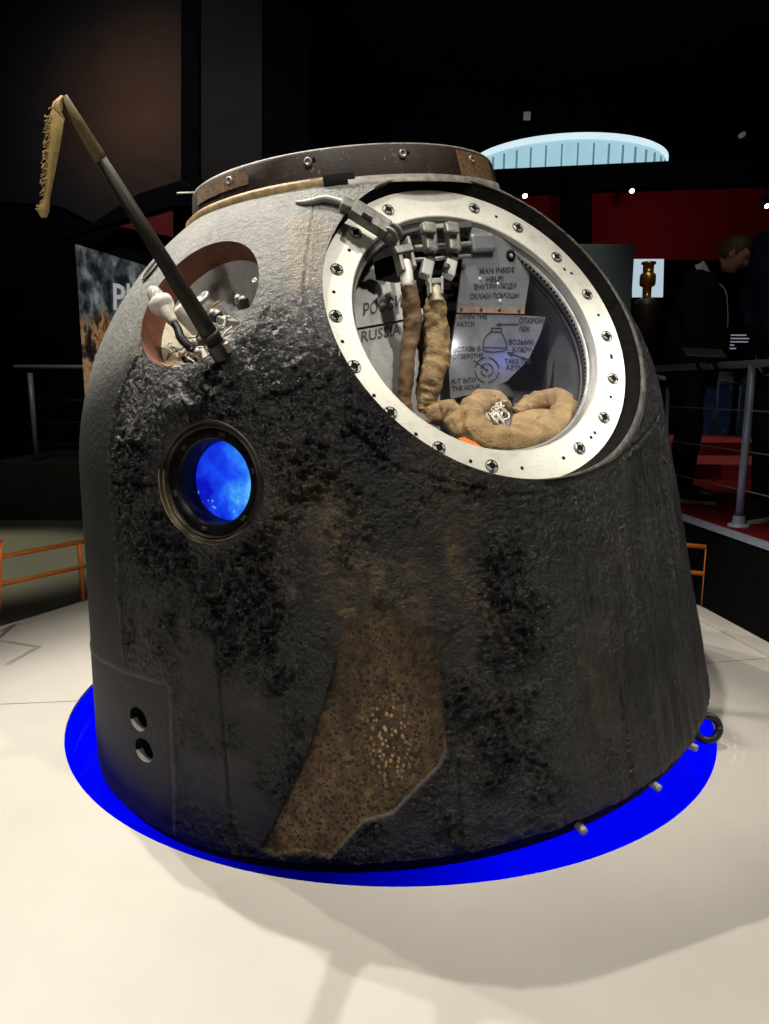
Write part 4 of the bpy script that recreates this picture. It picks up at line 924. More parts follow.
# grey rail of the right deck
def rp_(y): return fascia_x(y) + .14
ya, yb = -.6, 2.15; H = .86
pa = np.array([rp_(1.16), 1.16, deckz]);
posts = [(np.array([rp_(y), y, deckz]), np.array([rp_(y) + .0, y, deckz + H])) for y in (1.12, -.4)]
tops = [(np.array([rp_(ya), ya, deckz + H]), np.array([rp_(yb), yb, deckz + H]), .020)]
cbl = [(np.array([rp_(ya), ya, deckz + H * f]), np.array([rp_(yb), yb, deckz + H * f])) for f in (.72, .47, .23)]
rail_thing('grey cable railing in front of the two visitors on the red deck', posts, tops, cbl, .0205, .003, M['rail_steel'], M['steel'], feet=True)
# second rail, farther, ending behind the capsule
q0, q1 = at_y(668, 462, 2.6), at_y(668, 379, 2.6); q0[2] = deckz
mbx = [(q0, q1)]; 
rail_thing('short grey rail end beside the capsule edge behind the suited man', mbx, [(q1, at_y(648, 375, 2.75), .016)], [], .014, .004, M['rail_steel'], M['steel'])
g0, g1 = at_y(717.5, 426, 5.6), at_y(718.5, 380, 5.6); g2, g3 = at_y(737.5, 432, 5.6), at_y(741, 384, 5.6); g0[2] = g2[2] = deckz
rail_thing('thin steel rail before the blue display case', [(g0, g1), (g2, g3)], [(g1, g3, .014)], [(g0 * .4 + g1 * .6, g2 * .4 + g3 * .6), (g0 * .65 + g1 * .35, g2 * .65 + g3 * .35)], .012, .004, M['rail_steel'], M['steel'])
# far left rail
l0, l1 = at_y(37, 462, 5.5), at_y(30, 373, 5.5)
l0[2] = dl.dimensions.z - .29 if False else at_y(12, 463, 5.3)[2]
rail_thing('dim grey railing on the dark deck at the far left', [(l0, l1)], [(at_y(14, 366.5, 5.5), at_y(135, 367, 5.5), .02)], [(l0 * f + l1 * (1 - f) + np.array([-.15, 0, 0]), l0 * f + l1 * (1 - f) + np.array([1.0, 0, 0])) for f in (.3, .55, .8)], .028, .004, M['rail_dim'] if 'rail_dim' in M else M['rail_steel'], M['steel_dark'])
# orange barriers
b0 = at_z(83, 601, 0); up = np.array([0, 0, .335]); dirl = at_z(2, 622, 0) - b0; dirl /= np.linalg.norm(dirl); ext = np.array(b0) + dirl * .9
rail_thing('orange low barrier at the left edge of the platform', [(b0, b0 + up)], [(b0 + up - dirl * .03, ext + up, .0125)], [(b0 + up * .58 - dirl * .03, ext + up * .58)], .0125, .0125, M['orange_paint'], M['orange_paint'], 'low orange barriers', 'barrier_rail')
b2 = at_z(703, 606, 0); d2 = np.array([-.9, .42, 0]); d2 /= np.linalg.norm(d2)
rail_thing('orange low barrier end at the right edge of the platform', [(b2, b2 + up)], [(b2 + up, b2 + up + d2 * .6, .0125)], [(b2 + up * .55, b2 + up * .55 + d2 * .6)], .0125, .0125, M['orange_paint'], M['orange_paint'], 'low orange barriers', 'barrier_rail')
b3 = at_z(-4, 640, 0); mb_t = rail_thing('short orange barrier post cut by the left picture edge', [(b3, at_y(0, 541, b3[1]))], [(at_y(0, 541, b3[1]), at_y(-30, 552, b3[1] - .2), .012)], [], .012, .012, M['orange_paint'], M['orange_paint'], None, 'barrier_rail')

# --- back right: header, red wall panels, column, drum
YB = 6.0
M['red_wall'] = simple('red_panel', (.24, .008, .016), .9, 0, .12, 1.2, 0, spec=.03)
M['header'] = simple('navy_black', (.005, .006, .010), .9, 0, .3, 2, 0, spec=.05)
o = quad('wall_panel', [at_y(592, 186, YB), at_y(800, 179, YB), at_y(800, 262, YB), at_y(592, 258, YB)], M['red_wall'], None, (0, .06, 0)); tag(o, 'large dark red wall panel above the visitors', 'wall panel')
o = quad('wall_panel', [at_y(440, 196, YB), at_y(567, 189, YB), at_y(567, 262, YB), at_y(440, 262, YB)], M['red_wall'], None, (0, .06, 0)); tag(o, 'small dark red wall panel left of the black column', 'wall panel')
o = quad('support_column', [at_y(566, 170, YB - .3), at_y(592.5, 170, YB - .3), at_y(590, 480, YB - .3), at_y(568, 480, YB - .3)], M['header'], None, (0, .3, 0)); tag(o, 'black column between the two red wall panels', 'column')
hd = quad('header_beam', [at_y(420, 178, YB - .2), at_y(420, 196, YB - .2), at_y(567, 190, YB - .2), at_y(810, 181, YB - .2), at_y(810, 158, YB - .2), at_y(667, 161, YB - .2), at_y(497, 169, YB - .2)], M['header'], None, (0, .2, 0)); tag(hd, 'long black beam below the bright ribbed drum', 'beam')
lowp = quad('wall_panel', [at_y(560, 255, YB + .7), at_y(840, 255, YB + .7), at_y(840, 425, YB + .7), at_y(560, 425, YB + .7)], M['hall_black'], None, (0, .06, 0)); tag(lowp, 'black lower wall panel behind the visitors', 'wall panel')
# drum
def mk_drum():
    t = NT('lit_ribbed_drum'); v = t.coord(); f = t.noise(v, 2, 3); sep = t.n('ShaderNodeSeparateXYZ'); t.put(sep.inputs[0], v)
    c = t.mix(f, (.30, .52, .62), (.42, .66, .74)); t.set(col=(.4, .55, .6), emc=c, ems=.95, rough=.5); return t.m
M['drum'] = mk_drum(); M['drum_rib'] = emis('drum_rib', (.13, .25, .33), .8); M['drum_rim'] = emis('drum_rim', (.75, .93, 1), .95)
YD = 8.5
dc = at_y(569, 165, YD); rad = (at_y(666, 158, YD)[0] - at_y(472, 158, YD)[0]) / 2 * .985; dc = at_y(565, 165, YD); ztop = at_y(569, 132, YD - rad)[2]; zbot = ztop - 1.3
drum = thing('ribbed_drum', (dc[0], YD, zbot), 'bright pale blue ribbed drum glowing above the black beam', 'ribbed drum')
mb = MB(); mb.lathe([(rad, 0), (rad, 1.25)], [0, 0, 0], [0, 0, 1], [1, 0, 0], 96); mb.build('drum_wall', M['drum'], drum); mb = MB(); mb.lathe([(rad * .85, 0), (rad * .85, -zbot - .29)], [0, 0, 0], [0, 0, 1], [1, 0, 0], 40); mb.build('plinth', M['header'], drum)
mb = MB(); mb.lathe([(rad + .01, 1.22), (rad + .025, 1.24), (rad + .025, 1.285), (rad, 1.30), (rad - .1, 1.30)], [0, 0, 0], [0, 0, 1], [1, 0, 0], 96); mb.build('rim', M['drum_rim'], drum)
for k in range(44):
    a = 2 * PI * k / 44 + .03
    if math.sin(a) > .3: continue
    mb = MB(); mb.box((math.cos(a) * (rad + .01), math.sin(a) * (rad + .01), .60), (.022, .02, 1.14), Euler((0, 0, a)).to_matrix()); mb.build('rib', M['drum_rib'], drum)
# grey cabinet
o = MB(); c0 = at_y(601, 244, 3.4); c1 = at_y(635, 247, 3.4); o.box(((c0[0] + c1[0]) / 2 - .14, 3.6, (c0[2] + deckz) / 2), (c1[0] - c0[0] + .28, .4, c0[2] - deckz), None, 0, .01)
M['cabinet'] = simple('grey_green', (.16, .19, .175), .8, 0, .1, 3, 0, spec=.1); tag(o.build('display_cabinet', M['cabinet']), 'grey green upright cabinet behind the hatch rim', 'cabinet')
# backlit sheet and gold engine model
YE = 5.2
M['backlit'] = emis('backlit_sheet', (.62, .78, .88), .75)
lp_ = [at_y(633, 259, YE + .3), at_y(664, 259, YE + .3), at_y(663, 297, YE + .3), at_y(633, 297, YE + .3)]; o = quad('light_panel', lp_, M['backlit'], None, (0, .03, 0)); mb = MB(); mb.box(((lp_[2][0] + lp_[3][0]) / 2, YE + .315, (lp_[3][2] + deckz) / 2), (.12, .03, lp_[3][2] - deckz)); mb.build('stand', M['black'], o); tag(o, 'small pale backlit panel behind the golden model', 'light panel')
ec = at_y(644.5, 330, YE); et = at_y(647, 262, YE); s_ = (et[2] - ec[2]) / 68.0
eng = thing('engine_model', (ec[0], YE, deckz), 'golden stepped engine model between the cabinet and the suited man', 'engine model')
zz = ec[2] - deckz; P_ = lambda y: zz + (330 - y) * s_
mb = MB(); mb.lathe([(.001, P_(262)), (7 * s_, P_(262)), (7.5 * s_, P_(264)), (5.5 * s_, P_(265)), (5.5 * s_, P_(273)), (7.5 * s_, P_(274)), (8 * s_, P_(276)), (8 * s_, P_(284)), (7 * s_, P_(286)), (4.5 * s_, P_(287)), (4.5 * s_, P_(298)), (8 * s_, P_(299))], [0, 0, 0], [0, 0, 1], [1, 0, 0], 32); mb.build('chamber', M['gold'], eng)
mb = MB(); mb.lathe([(8 * s_, P_(299)), (11 * s_, P_(301)), (12 * s_, P_(306)), (11 * s_, P_(335)), (8 * s_, P_(345)), (8 * s_, 0)], [0, 0, 0], [0, 0, 1], [1, 0, 0], 32); mb.build('pedestal', M['brown_ped'] if 'brown_ped' in M else simple('dark_brown', (.018, .012, .008), .5, .1), eng)
# blue display case and info screen
def mk_case():
    t = NT('blue_case'); v = t.coord(); f = t.noise(v, 9, 6, .75); c = t.ramp(f, [(.35, (.006, .010, .03)), (.6, (.02, .04, .09)), (.78, (.16, .22, .34))]); t.set(col=c, rough=.3, emc=c, ems=.12); return t.m
M['case'] = mk_case()
c0, c1 = at_y(710, 380, 6.2), at_y(745, 436, 6.2); mb = MB(); mb.box(((c0[0] + c1[0]) / 2 + .05, 6.35, (c0[2] + deckz) / 2), (c1[0] - c0[0] + .1, .25, c0[2] - deckz), None, 0, .01)
cs_ = tag(mb.build('display_case', M['case']), 'dark blue speckled display case between the two visitors', 'display case')
mb = MB(); mb.box(((c0[0] + c1[0]) / 2 + .05, 6.2, c0[2] + .03), (c1[0] - c0[0] + .2, .35, .03), Euler((.35, 0, 0)).to_matrix()); mb.build('reading_panel', M['primer'], cs_)
i0, i1 = at_y(731, 333, 5.9), at_y(750, 354, 5.9); scr = thing('info_screen', ((i0[0] + i1[0]) / 2, 5.9, i1[2]), 'small dark screen of pale text lines between the two visitors', 'screen')
mb = MB(); mb.box((0, .02, (i0[2] - i1[2]) / 2), (i1[0] - i0[0] + .06, .03, i0[2] - i1[2] + .06)); mb.box((0, .02, (deckz - i1[2] - .03) / 2), (.06, .03, i1[2] - .03 - deckz)); mb.build('panel', simple('screen_navy', (.006, .008, .02), .4, bump=0), scr)
mb = MB(); W_, H_ = i1[0] - i0[0], i0[2] - i1[2]
for k, w in enumerate((.75, .95, .85, .2, .3)): mb.box((-W_ / 2 + W_ * w / 2, 0, H_ * (.9 - .16 * k)), (W_ * w, .004, H_ * .055))
mb.build('text_lines', emis('pale_text', (.4, .42, .5), .55), scr)
# ceiling spots seen in the photo
for (px, py, yy, lb) in ((632, 191, YB - .5, 'bright spotlight over the large red wall panel'), (525, 196, YB - .5, 'bright spotlight over the small red wall panel'), (767, 206, YB - .9, 'bright spotlight above the right-hand visitor')):
    p = at_y(px, py, yy); t = thing('spotlight', p, lb, 'spotlight', group='hall spotlights')
    ax = np.array([-.1, -.75, -.6]); ax /= np.linalg.norm(ax)
    mb = MB(); mb.lathe([(.001, -.12), (.035, -.12), (.045, -.09), (.045, .0), (.04, .0)], [0, 0, 0], ax, [1, 0, 0], 20); mb.tube([(0, .05, .07), (0, .05, .2)], .01, 8); mb.build('housing', M['black'], t)
    mb = MB(); mb.lathe([(.024, .0), (.001, .003)], [0, 0, 0], ax, [1, 0, 0], 20); mb.build('lens', emis('spot_lens', (1, .86, .66), 14.0), t)
p = at_y(527, 116, 9); mb = MB(); mb.box(p, (.1, .05, .11), None, 0, .01); tag(mb.build('wall_box', emis('dim_box', (.10, .11, .13), .8)), 'small grey square box high above the drum', 'box')
p = at_y(742, 135, 8); mb = MB(); mb.lathe([(.001, .05), (.03, .05), (.036, .0), (.03, -.05), (.001, -.05)], p, [0, -1, 0], [1, 0, 0], 16); tag(mb.build('ceiling_lamp', emis('dim_lamp', (.08, .08, .09), .8)), 'tiny dim lamp high at the right above the beam', 'lamp')
# --- back left: mural, beams, banner
def mk_mural():
    t = NT('dim_mural'); v = t.coord(); sep = t.n('ShaderNodeSeparateXYZ'); t.put(sep.inputs[0], v)
    f = t.noise(v, .55, 4, .6); g = t.n('ShaderNodeTexGradient', gradient_type='SPHERICAL'); mp = t.n('ShaderNodeMapping'); t.put(mp.inputs[0], v); mp.inputs['Location'].default_value = (-.50, 0, -.72); mp.inputs['Scale'].default_value = (.55, 1, .55); t.put(g.inputs[0], mp.outputs[0])
    k = t.math('MULTIPLY', g.outputs['Fac'], t.math('ADD', t.math('MULTIPLY', f, 1.4), .1), clamp=True)
    c = t.ramp(k, [(0, (.006, .010, .016)), (.2, (.020, .020, .024)), (.6, (.11, .065, .05)), (.9, (.17, .09, .06))])
    t.set(col=c, rough=.8); return t.m
M['mural'] = mk_mural()
YM = 7.0
def rel_quad(name, pix, Y, mat, label, cat, thick=(0, .05, 0)):
    pts = [at_y(*q, Y) for q in pix]; c = np.mean(pts, 0); c = np.array([c[0], Y, min(p[2] for p in pts)])
    mb = MB(); mb.prism([p - c for p in pts], thick); o = mb.build(name, mat); o.location = [float(q) for q in c]
    return tag(o, label, cat)
rel_quad('mural_panel', [(-60, -40), (181, -40), (181, 186), (110, 214), (95, 224), (60, 206), (-60, 196)], YM, M['mural'], 'large dim wall mural of dark brown haze at the upper left', 'mural')
rel_quad('mural_panel', [(199, -40), (262, -40), (262, 200), (199, 200)], YM, simple('dim_blue_panel', (.016, .017, .021), .8, 0, .5, .8, 0), 'narrow dim bluish wall panel right of the black post', 'mural')
rel_quad('wall_post', [(181, -40), (199, -40), (199, 200), (181, 200)], YM - .1, M['header'], 'black vertical post between the mural panels', 'post', (0, .1, 0))
rel_quad('sloping_beam', [(92, 224), (112, 210), (140, 193), (195, 176), (215, 186), (215, 206), (170, 206), (128, 218), (60, 240)], YM - .4, M['header'], 'black sloping beam under the dim mural', 'beam', (0, .1, 0))
rel_quad('wall_panel', [(111, 225), (130, 217), (173, 206), (173, 237), (142, 231)], YM - .3, simple('dim_red', (.16, .008, .012), .8, 0, .15, 2, 0), 'small dim red panel behind the antenna pole', 'wall panel', (0, .02, 0))
mb = MB(); mb.tube([at_y(20, 88, 6.4), at_y(190, 186, 6.4)], .004, 6); tag(mb.build('hanging_wire', M['steel_dark']), 'thin dark wire crossing the dim mural', 'wire')
def mk_banner():
    t = NT('photo_banner'); v = t.coord(); f = t.noise(t.mapping(v, (1, 1, .7)), 4.6, 4, .6); g = t.noise(v, 5, 5, .6); w = t.vor(t.mapping(v, (1, 1, .6)), 3.0)
    sep = t.n('ShaderNodeSeparateXYZ'); t.put(sep.inputs[0], v)
    warm = t.ramp(f, [(.36, (.012, .010, .010)), (.42, (.10, .055, .03)), (.47, (.50, .34, .18)), (.52, (.40, .12, .03)), (.56, (.05, .03, .02)), (.64, (.55, .45, .30))])
    cool = t.ramp(g, [(.40, (.012, .014, .017)), (.52, (.09, .10, .105)), (.66, (.36, .39, .38))])
    c = t.mix(t.ramp(t.math('ADD', sep.outputs[2], t.math('MULTIPLY', w, .4)), [(.85, 0.), (1.15, 1.)]), warm, cool)
    t.set(col=c, rough=.6, emc=c, ems=.42); return t.m
M['banner'] = mk_banner()
bp = [at_y(75.5, 244, 4.2), at_y(150, 267, 5.4), at_y(150, 400, 5.4), at_y(85.5, 400, 4.2)]; c = np.array([bp[0][0], 4.2, bp[3][2]])
bn = thing('photo_banner', c, 'lit photo banner with white letters left of the capsule', 'banner'); mb = MB(); mb.prism([p - c for p in bp], (-.02, .04, 0)); mb.build('print', M['banner'], bn)
for p_ in (bp[3], bp[2]): mb = MB(); mb.box((p_[0] - c[0] + .0, p_[1] - c[1] + .14, (-.3 - c[2]) / 2 + .3), (.04, .04, c[2] + .3 + .6)); mb.build('banner_post', M['black'], bn)
bn_n = np.cross(bp[1] - bp[0], bp[3] - bp[0]); bn_n /= np.linalg.norm(bn_n); bn_n = -bn_n if bn_n[1] > 0 else bn_n
def ban_pt(px, py):
    d = ray(px, py); return CAM + d * (((bp[0] + bn_n * .01 - CAM) @ bn_n) / (d @ bn_n)) - c
mb = MB(); vs_, fs_ = text_verts('PИ'); x0 = min(v[0] for v in vs_); x1 = max(v[0] for v in vs_); a, b, u_ = ban_pt(113.5, 309), ban_pt(142, 311.5), ban_pt(113, 283) - ban_pt(113.5, 309)
mb.add([a + (b - a) * ((v[0] - x0) / (x1 - x0)) + u_ * (v[1] / .7) for v in vs_], fs_, 0, False); mb.build('lettering', emis('banner_white', (.62, .62, .62), .55), bn)
# tablet clamped on the right rail
tp0 = at_y(706, 356, 1.42); tb = thing('info_tablet', tp0, 'dark slanted information tablet clamped on the grey railing', 'tablet')
Rt = Euler((math.radians(20), math.radians(3), math.radians(-8))).to_matrix()
mb = MB(); mb.box((0, .03, .02), (.215, .12, .014), Rt, 0, .004); mb.build('slab', simple('tablet_grey', (.055, .062, .060), .45, 0, .1), tb)
for dx in (-.045, .05):
    mb = MB(); mb.tube([(dx, .03, .01), (dx - .005, -.01, -.02), (dx - .01, -.03, -.055), (dx + .02, -.02, -.085)], .012, 10, sub=4, flat=.6); mb.build('clamp', M['black'], tb)

# ================================================================== PEOPLE
def skinmesh(joints, edges, radii, sub=2, root=0):
    me = bpy.data.meshes.new('s'); me.from_pydata([tuple(map(float, j)) for j in joints], edges, []); ob = bpy.data.objects.new('s', me); COL.objects.link(ob)
    md = ob.modifiers.new('k', 'SKIN'); md.use_smooth_shade = True
    for i, r in enumerate(radii):
        sv_ = me.skin_vertices[0].data[i]; sv_.radius = (r, r) if not hasattr(r, '__len__') else r; sv_.use_root = (i == root)
    s2 = ob.modifiers.new('u', 'SUBSURF'); s2.levels = sub; s2.render_levels = sub
    dg = bpy.context.evaluated_depsgraph_get(); dg.update(); m2 = bpy.data.meshes.new_from_object(ob.evaluated_get(dg))
    vs = [tuple(v.co) for v in m2.vertices]; fs = [list(p.vertices) for p in m2.polygons]
    bpy.data.objects.remove(ob); return vs, fs
def remesh(mb, name, mat, parent, vox):
    me = bpy.data.meshes.new('r'); me.from_pydata(mb.v, [], mb.f); ob = bpy.data.objects.new('r', me); COL.objects.link(ob)
    md = ob.modifiers.new('v', 'REMESH'); md.mode = 'VOXEL'; md.voxel_size = vox; md.use_smooth_shade = True
    sm = ob.modifiers.new('s', 'SMOOTH'); sm.factor = .4; sm.iterations = 2
    dg = bpy.context.evaluated_depsgraph_get(); dg.update(); m2 = bpy.data.meshes.new_from_object(ob.evaluated_get(dg)); m2.name = name
    bpy.data.objects.remove(ob)
    bm = bmesh.new(); bm.from_mesh(m2); seen = set(); best = []
    for v in bm.verts:
        if v in seen: continue
        st_, comp = [v], []; seen.add(v)
        while st_:
            q = st_.pop(); comp.append(q)
            for e in q.link_edges:
                w_ = e.other_vert(q)
                if w_ not in seen: seen.add(w_); st_.append(w_)
        if len(comp) > len(best): best = comp
    keep = set(best); bmesh.ops.delete(bm, geom=[v for v in bm.verts if v not in keep], context='VERTS'); bm.to_mesh(m2); bm.free()
    m2.materials.clear(); m2.materials.append(mat); m2.polygons.foreach_set('use_smooth', [True] * len(m2.polygons))
    return link(name, m2, parent)
def head_mesh(mb, c, yaw, pitch, s=1.0):
    # face looks along +x before rotation
    bm = bmesh.new(); bmesh.ops.create_uvsphere(bm, u_segments=32, v_segments=24, radius=1)
    R = Euler((0, pitch, yaw)).to_matrix()
    for v in bm.verts:
        x, y, z = v.co
        X, Y_, Z_ = x * .098, y * .076, z * .118
        if z < 0: Y_ *= 1 - .28 * (-z)**1.5; X = X * (1 - .18 * (-z)) + .012 * (-z)
        if x > .5:
            X += .022 * math.exp(-((y / .16)**2 + ((z + .12) / .20)**2))           # nose
            X -= .010 * (math.exp(-(((y - .38) / .2)**2 + ((z - .08) / .13)**2)) + math.exp(-(((y + .38) / .2)**2 + ((z - .08) / .13)**2)))   # eye sockets
            X += .007 * math.exp(-((y / .35)**2 + ((z + .5) / .09)**2)) + .010 * math.exp(-((y / .3)**2 + ((z + .85) / .15)**2))    # lips, chin
            X += .006 * math.exp(-((y / .6)**2 + ((z - .28) / .1)**2))             # brow
        v.co = Vector((X, Y_, Z_)) * s
    mb.frombm(bm, c, R, 0)
    for sgn in (-1, 1): mb.sphere(Vector(c) + R @ Vector((-.006, sgn * .076, -.005)) * s, (.018 * s, .010 * s, .032 * s), 10, 8, 0, R)
    return R
def hand_mesh(mb, wrist, direction, side, s=1.0):
    d = Vector(direction).normalized(); sd = Vector(side).normalized(); nn = d.cross(sd)
    palm = Vector(wrist) + d * .05 * s; R = Matrix((d, sd, nn)).transposed(); mb.sphere(palm, (.055 * s, .040 * s, .017 * s), 14, 10, 0, R)
    for k, (o_, L) in enumerate(((-.030, .066), (-.010, .078), (.010, .073), (.029, .058))):
        b = palm + d * .04 * s + sd * o_ * s; m_ = b + d * L * .5 * s + nn * .006 * s; e = m_ + d * L * .36 * s + nn * .028 * s
        mb.tube([b - d * .02, b, m_, e], [.0115 * s, .0115 * s, .0105 * s, .009 * s], 8, sub=3)
    b = palm - d * .02 * s - sd * .034 * s; mb.tube([b, b - sd * .026 * s + d * .022 * s, b - sd * .03 * s + d * .055 * s + nn * .015 * s], [.014 * s, .013 * s, .010 * s], 8, sub=3)
def person(loc, rz, label, s, lean, headpitch, jacket, pose, lanyard, step, tilt_head=.0):
    t = thing('person', loc, label, 'person', rz)
    z = lambda q: q * s
    hipz, kn, an = z(.92), z(.50), z(.085)
    hw = z(.095)
    hip = {q: np.array([0, q * hw, hipz]) for q in (-1, 1)}
    off = {-1: step[0], 1: step[1]}
    ank = {q: np.array([off[q] - .02, q * z(.10), an]) for q in (-1, 1)}
    kne = {q: (hip[q] + ank[q]) / 2 + np.array([z(.025), 0, z(.0)]) for q in (-1, 1)}
    pel = np.array([0, 0, z(.97)]); sp = np.array([lean * .3, 0, z(1.16)]); ch = np.array([lean * .7, 0, z(1.36)]); nb = np.array([lean * 1.05, 0, z(1.49)]); nk = nb + np.array([lean * .45 + .02 + .6 * tilt_head, 0, z(.065) - .5 * tilt_head])
    hd_ = nk + np.array([lean * .5 + .045 + tilt_head, 0, z(.115) - tilt_head])
    sh = {q: np.array([lean * .95 - .01, q * z(.185), z(1.42)]) for q in (-1, 1)}
    elb = {q: sh[q] + np.array(pose[0]) * np.array([1, q, 1]) * s for q in (-1, 1)}; wr = {q: elb[q] + np.array(pose[1]) * np.array([1, q, 1]) * s for q in (-1, 1)}
    J = [pel, sp, ch, nb, nk, hd_]; E = [(0, 1), (1, 2), (2, 3), (3, 4), (4, 5)]; Rr = [z(.085), z(.08), z(.085), z(.06), z(.052), z(.058)]
    for q in (-1, 1):
        i = len(J); J += [hip[q], kne[q], ank[q], ank[q] + np.array([z(.10), 0, -z(.045)])]; E += [(0, i), (i, i + 1), (i + 1, i + 2), (i + 2, i + 3)]; Rr += [z(.06), z(.046), z(.036), z(.03)]
        i = len(J); J += [sh[q], elb[q], wr[q]]; E += [(2, i), (i, i + 1), (i + 1, i + 2)]; Rr += [z(.045), z(.038), z(.028)]
    vs, fs = skinmesh(J, E, Rr); mb = MB(); mb.add(vs, fs); R = head_mesh(mb, hd_ + np.array([0.01, 0, z(.02)]), 0, headpitch, s * .98)
    for q in (-1, 1): hand_mesh(mb, wr[q], np.array(pose[1]) * np.array([1, q, 1]), (0, q, .15), s)
    body = remesh(mb, 'body', M['skin'], t, .0065)
    # jacket
    hem = pel + np.array([0, 0, -z(.10)])
    J = [hem, pel + np.array([0, 0, .05]), sp, ch, nb + np.array([-.01, 0, -z(.015)])]; E = [(0, 1), (1, 2), (2, 3), (3, 4)]; Rr = [(z(.215), z(.185)), (z(.205), z(.18)), (z(.205), z(.18)), (z(.225), z(.19)), z(.10)]
    for q in (-1, 1):
        i = len(J); J += [sh[q], elb[q], wr[q] * .9 + elb[q] * .1]; E += [(3, i), (i, i + 1), (i + 1, i + 2)]; Rr += [z(.092), z(.072), z(.054)]
    vs, fs = skinmesh(J, E, Rr); V = np.array(vs); V = V + (fbm(V * 9, 3)[:, None] - .5) * .02
    mb = MB(); mb.add(V, fs); mb.build('jacket', jacket, t)
    mb = MB()
    J = [pel, hip[-1], hip[1], kne[-1], kne[1], ank[-1] + np.array([-.005, 0, -.01]), ank[1] + np.array([-.005, 0, -.01])]; E = [(0, 1), (0, 2), (1, 3), (2, 4), (3, 5), (4, 6)]; Rr = [z(.15), z(.105), z(.105), z(.078), z(.078), z(.062), z(.062)]
    vs, fs = skinmesh(J, E, Rr); V = np.array(vs); V = V + (fbm(V * 10, 3)[:, None] - .5) * .016; mb.add(V, fs); mb.build('trousers', M['trousers'], t)
    for q in (-1, 1):
        a = ank[q]; mb = MB(); x0 = a[0] - z(.055); yy = a[1]
        mb.tube([(x0, yy, .055), (x0 + z(.06), yy, .065), (x0 + z(.13), yy, .058), (x0 + z(.21), yy, .045), (x0 + z(.26), yy, .036)], [z(.036), z(.05), z(.05), z(.046), z(.028)], 16, sub=5, flat=.8, upv=[0, 1, 0]); shx = mb.build('shoe', M['shoe'], t)
        mb = MB(); pts = [(x0 - z(.035) + z(.32) * (.5 - .5 * math.cos(k)) if False else x0 + z(.11) - z(.155) * math.cos(k), yy + z(.048) * math.sin(k) * (1 - .12 * math.cos(k)), .002) for k in np.linspace(0, 2 * PI, 28, endpoint=False)]; mb.prism(pts, (0, 0, .020)); mb.build('sole', M['sole'], shx)
    # hair shell
    bm = bmesh.new(); bmesh.ops.create_uvsphere(bm, u_segments=64, v_segments=48, radius=1)
    for v in bm.verts:
        x, y, zq = v.co; v.co = Vector((x * .106 - .004, y * .084, zq * .122 + .008)) * s * .98
    dele = [v for v in bm.verts if (v.co.x > .035 * s and v.co.z < .062 * s) or v.co.z < -.055 * s or (v.co.x > -.015 * s and v.co.z < .0)]
    bmesh.ops.delete(bm, geom=dele, context='VERTS'); mb = MB(); mb.frombm(bm, hd_ + np.array([.01, 0, z(.02)]), R); V = np.array(mb.v); V = V + (fbm(V * 45, 3)[:, None] - .5) * .010; mb.v = [tuple(v) for v in V]; mb.build('hair', M['hair'], t)
    mb = MB(); d_ = nk - nb; d_ /= np.linalg.norm(d_); e1q = np.cross([0, 1, 0], d_); mb.lathe([(z(.070), -.012), (z(.066), .02), (z(.066), .045), (z(.072), .03)], nb, d_, e1q / np.linalg.norm(e1q), 24); mb.build('shirt_collar', M['shirt'], t)
    if lanyard:
        mb = MB(); pts = [nb + np.array([.05, .05, -.02]), ch + np.array([z(.15), .03, .02]), sp + np.array([z(.185), 0, .06]), sp + np.array([z(.19), 0, -.02])]; mb.tube(pts, .004, 6, sub=5); mb.build('lanyard', M['steel'], t)
    return t
pm = at_z(690, 503, deckz)
person((pm[0], pm[1] + .12, deckz), math.radians(-30), 'man in a dark suit and white collar looking down behind the railing', .97, .012, .62, M['suit'], ((.02, .03, -.29), (.09, -.11, -.19)), True, (.03, -.06), .06)
pr = at_z(779, 524, deckz)
person((pr[0], pr[1], deckz), math.radians(-150), 'visitor in a dark blue jacket cut off by the right picture edge', 1.05, .04, .15, M['jacket'], ((.00, .05, -.29), (.06, -.10, -.22)), False, (.02, -.03))

# ================================================================== LIGHT
def spot(name, loc, tgt, W_, ang, col=(1, .94, .84), rad=.06, blend=.25):
    l = bpy.data.lights.new(name, 'SPOT'); l.energy = W_; l.spot_size = math.radians(ang); l.spot_blend = blend; l.color = col; l.shadow_soft_size = rad
    o = bpy.data.objects.new(name, l); COL.objects.link(o); o.location = loc; o.rotation_euler = (Vector(tgt) - Vector(loc)).to_track_quat('-Z', 'Y').to_euler(); return o
def point(name, loc, W_, col, rad=.05):
    l = bpy.data.lights.new(name, 'POINT'); l.energy = W_; l.color = col; l.shadow_soft_size = rad
    o = bpy.data.objects.new(name, l); COL.objects.link(o); o.location = loc; return o
spot('rear_spot', (-1.50, .58, 5.2), (.0, -1.0, 0), 560, 48, rad=.03, blend=.6)
spot('rear_left_spot', (-2.15, 1.0, 5.2), (.3, -.9, 0), 420, 48, rad=.03, blend=.6)
spot('left_spot', (-3.4, 1.3, 4.6), (.3, -.5, 0), 380, 46, rad=.03, blend=.5)
spot('right_rim_spot', (4.2, -.9, 4.4), (1.0, -.4, .75), 620, 22, rad=.1, blend=.7)
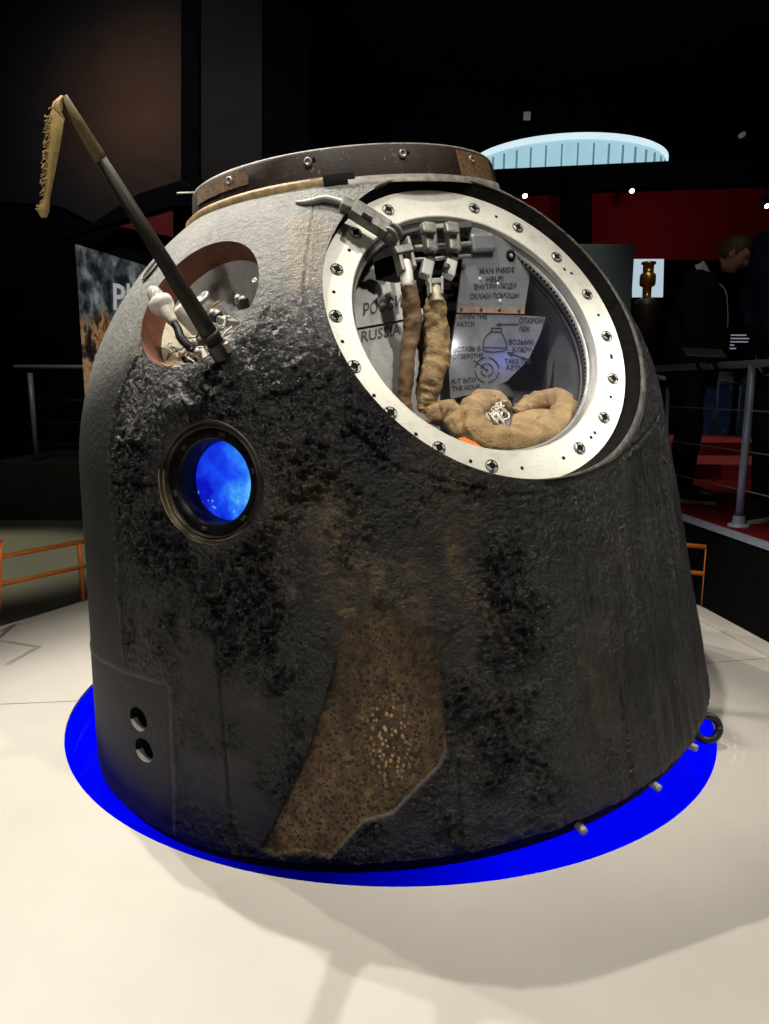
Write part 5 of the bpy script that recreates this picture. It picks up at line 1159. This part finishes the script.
spot('front_left_spot', (-.9, -1.9, 5.4), (-.1, -.8, .9), 560, 54, blend=.6)
spot('front_right_spot', (1.5, -2.2, 5.2), (.3, -.6, .9), 260, 50, blend=.5)
spot('front_fill_spot', (-1.7, -4.6, 3.0), (-.1, -.6, 1.0), 110, 40, blend=.5)  # unseen fill added to lift the hull front and recess
spot('hatch_fill_spot', (1.1, -2.6, 4.2), to_world(HF.p(0, 0, 0)), 285, 15, blend=.4)  # narrow spot added to brighten the hatch interior
point('hatch_fill', to_world(hp(455, 345, .12)), .45, (1, .95, .88), .03)  # unseen light added to lift the dark container interior
bl = to_world(hp(535, 352, .07)); point('hatch_blue_fill', bl, .16, (.05, .12, 1), .02)  # blue light added to tint the plates, its source unseen
spot('deck_wash', (2.5, 4.6, 5.5), (2.6, 4.0, .4), 190, 36, rad=.2, blend=.6)
spot('red_panel_wash', (2.6, 4.0, 3.2), (2.9, 6, 2.6), 13, 130, rad=.2, blend=.8)
spot('red_panel_wash', (.8, 4.4, 3.2), (.9, 6, 2.6), 5, 120, rad=.2, blend=.8)
spot('mural_wash', (-2.2, 3.6, 4.5), (-2.6, 7, 3.9), 130, 90, (1, .85, .75), .3, .9)
spot('floor_wash', (-3.9, 3.4, 5.5), (-3.7, 3.3, 0), 1000, 32, (1, .95, .8), .2, .6)
spot('side_deck_wash', (-3.6, 3.5, 4.0), (-3.4, 5.8, .9), 60, 50, (1, .95, .85), .2, .8)
spot('cabinet_wash', (.9, 1.8, 4.5), (1.25, 3.45, 1.9), 110, 30, (.9, 1, .95), .2, .8)
spot('visitor_wash', (1.2, -.8, 5.0), (2.1, 1.7, 1.5), 60, 35, rad=.2, blend=.8)
w = bpy.data.worlds.new('world'); sc.world = w; w.use_nodes = True; bg = w.node_tree.nodes['Background']; bg.inputs[0].default_value = (.5, .6, .8, 1); bg.inputs[1].default_value = .003
sc.view_settings.view_transform = 'Standard'; sc.view_settings.look = 'None'; sc.view_settings.exposure = 0; sc.view_settings.gamma = 1
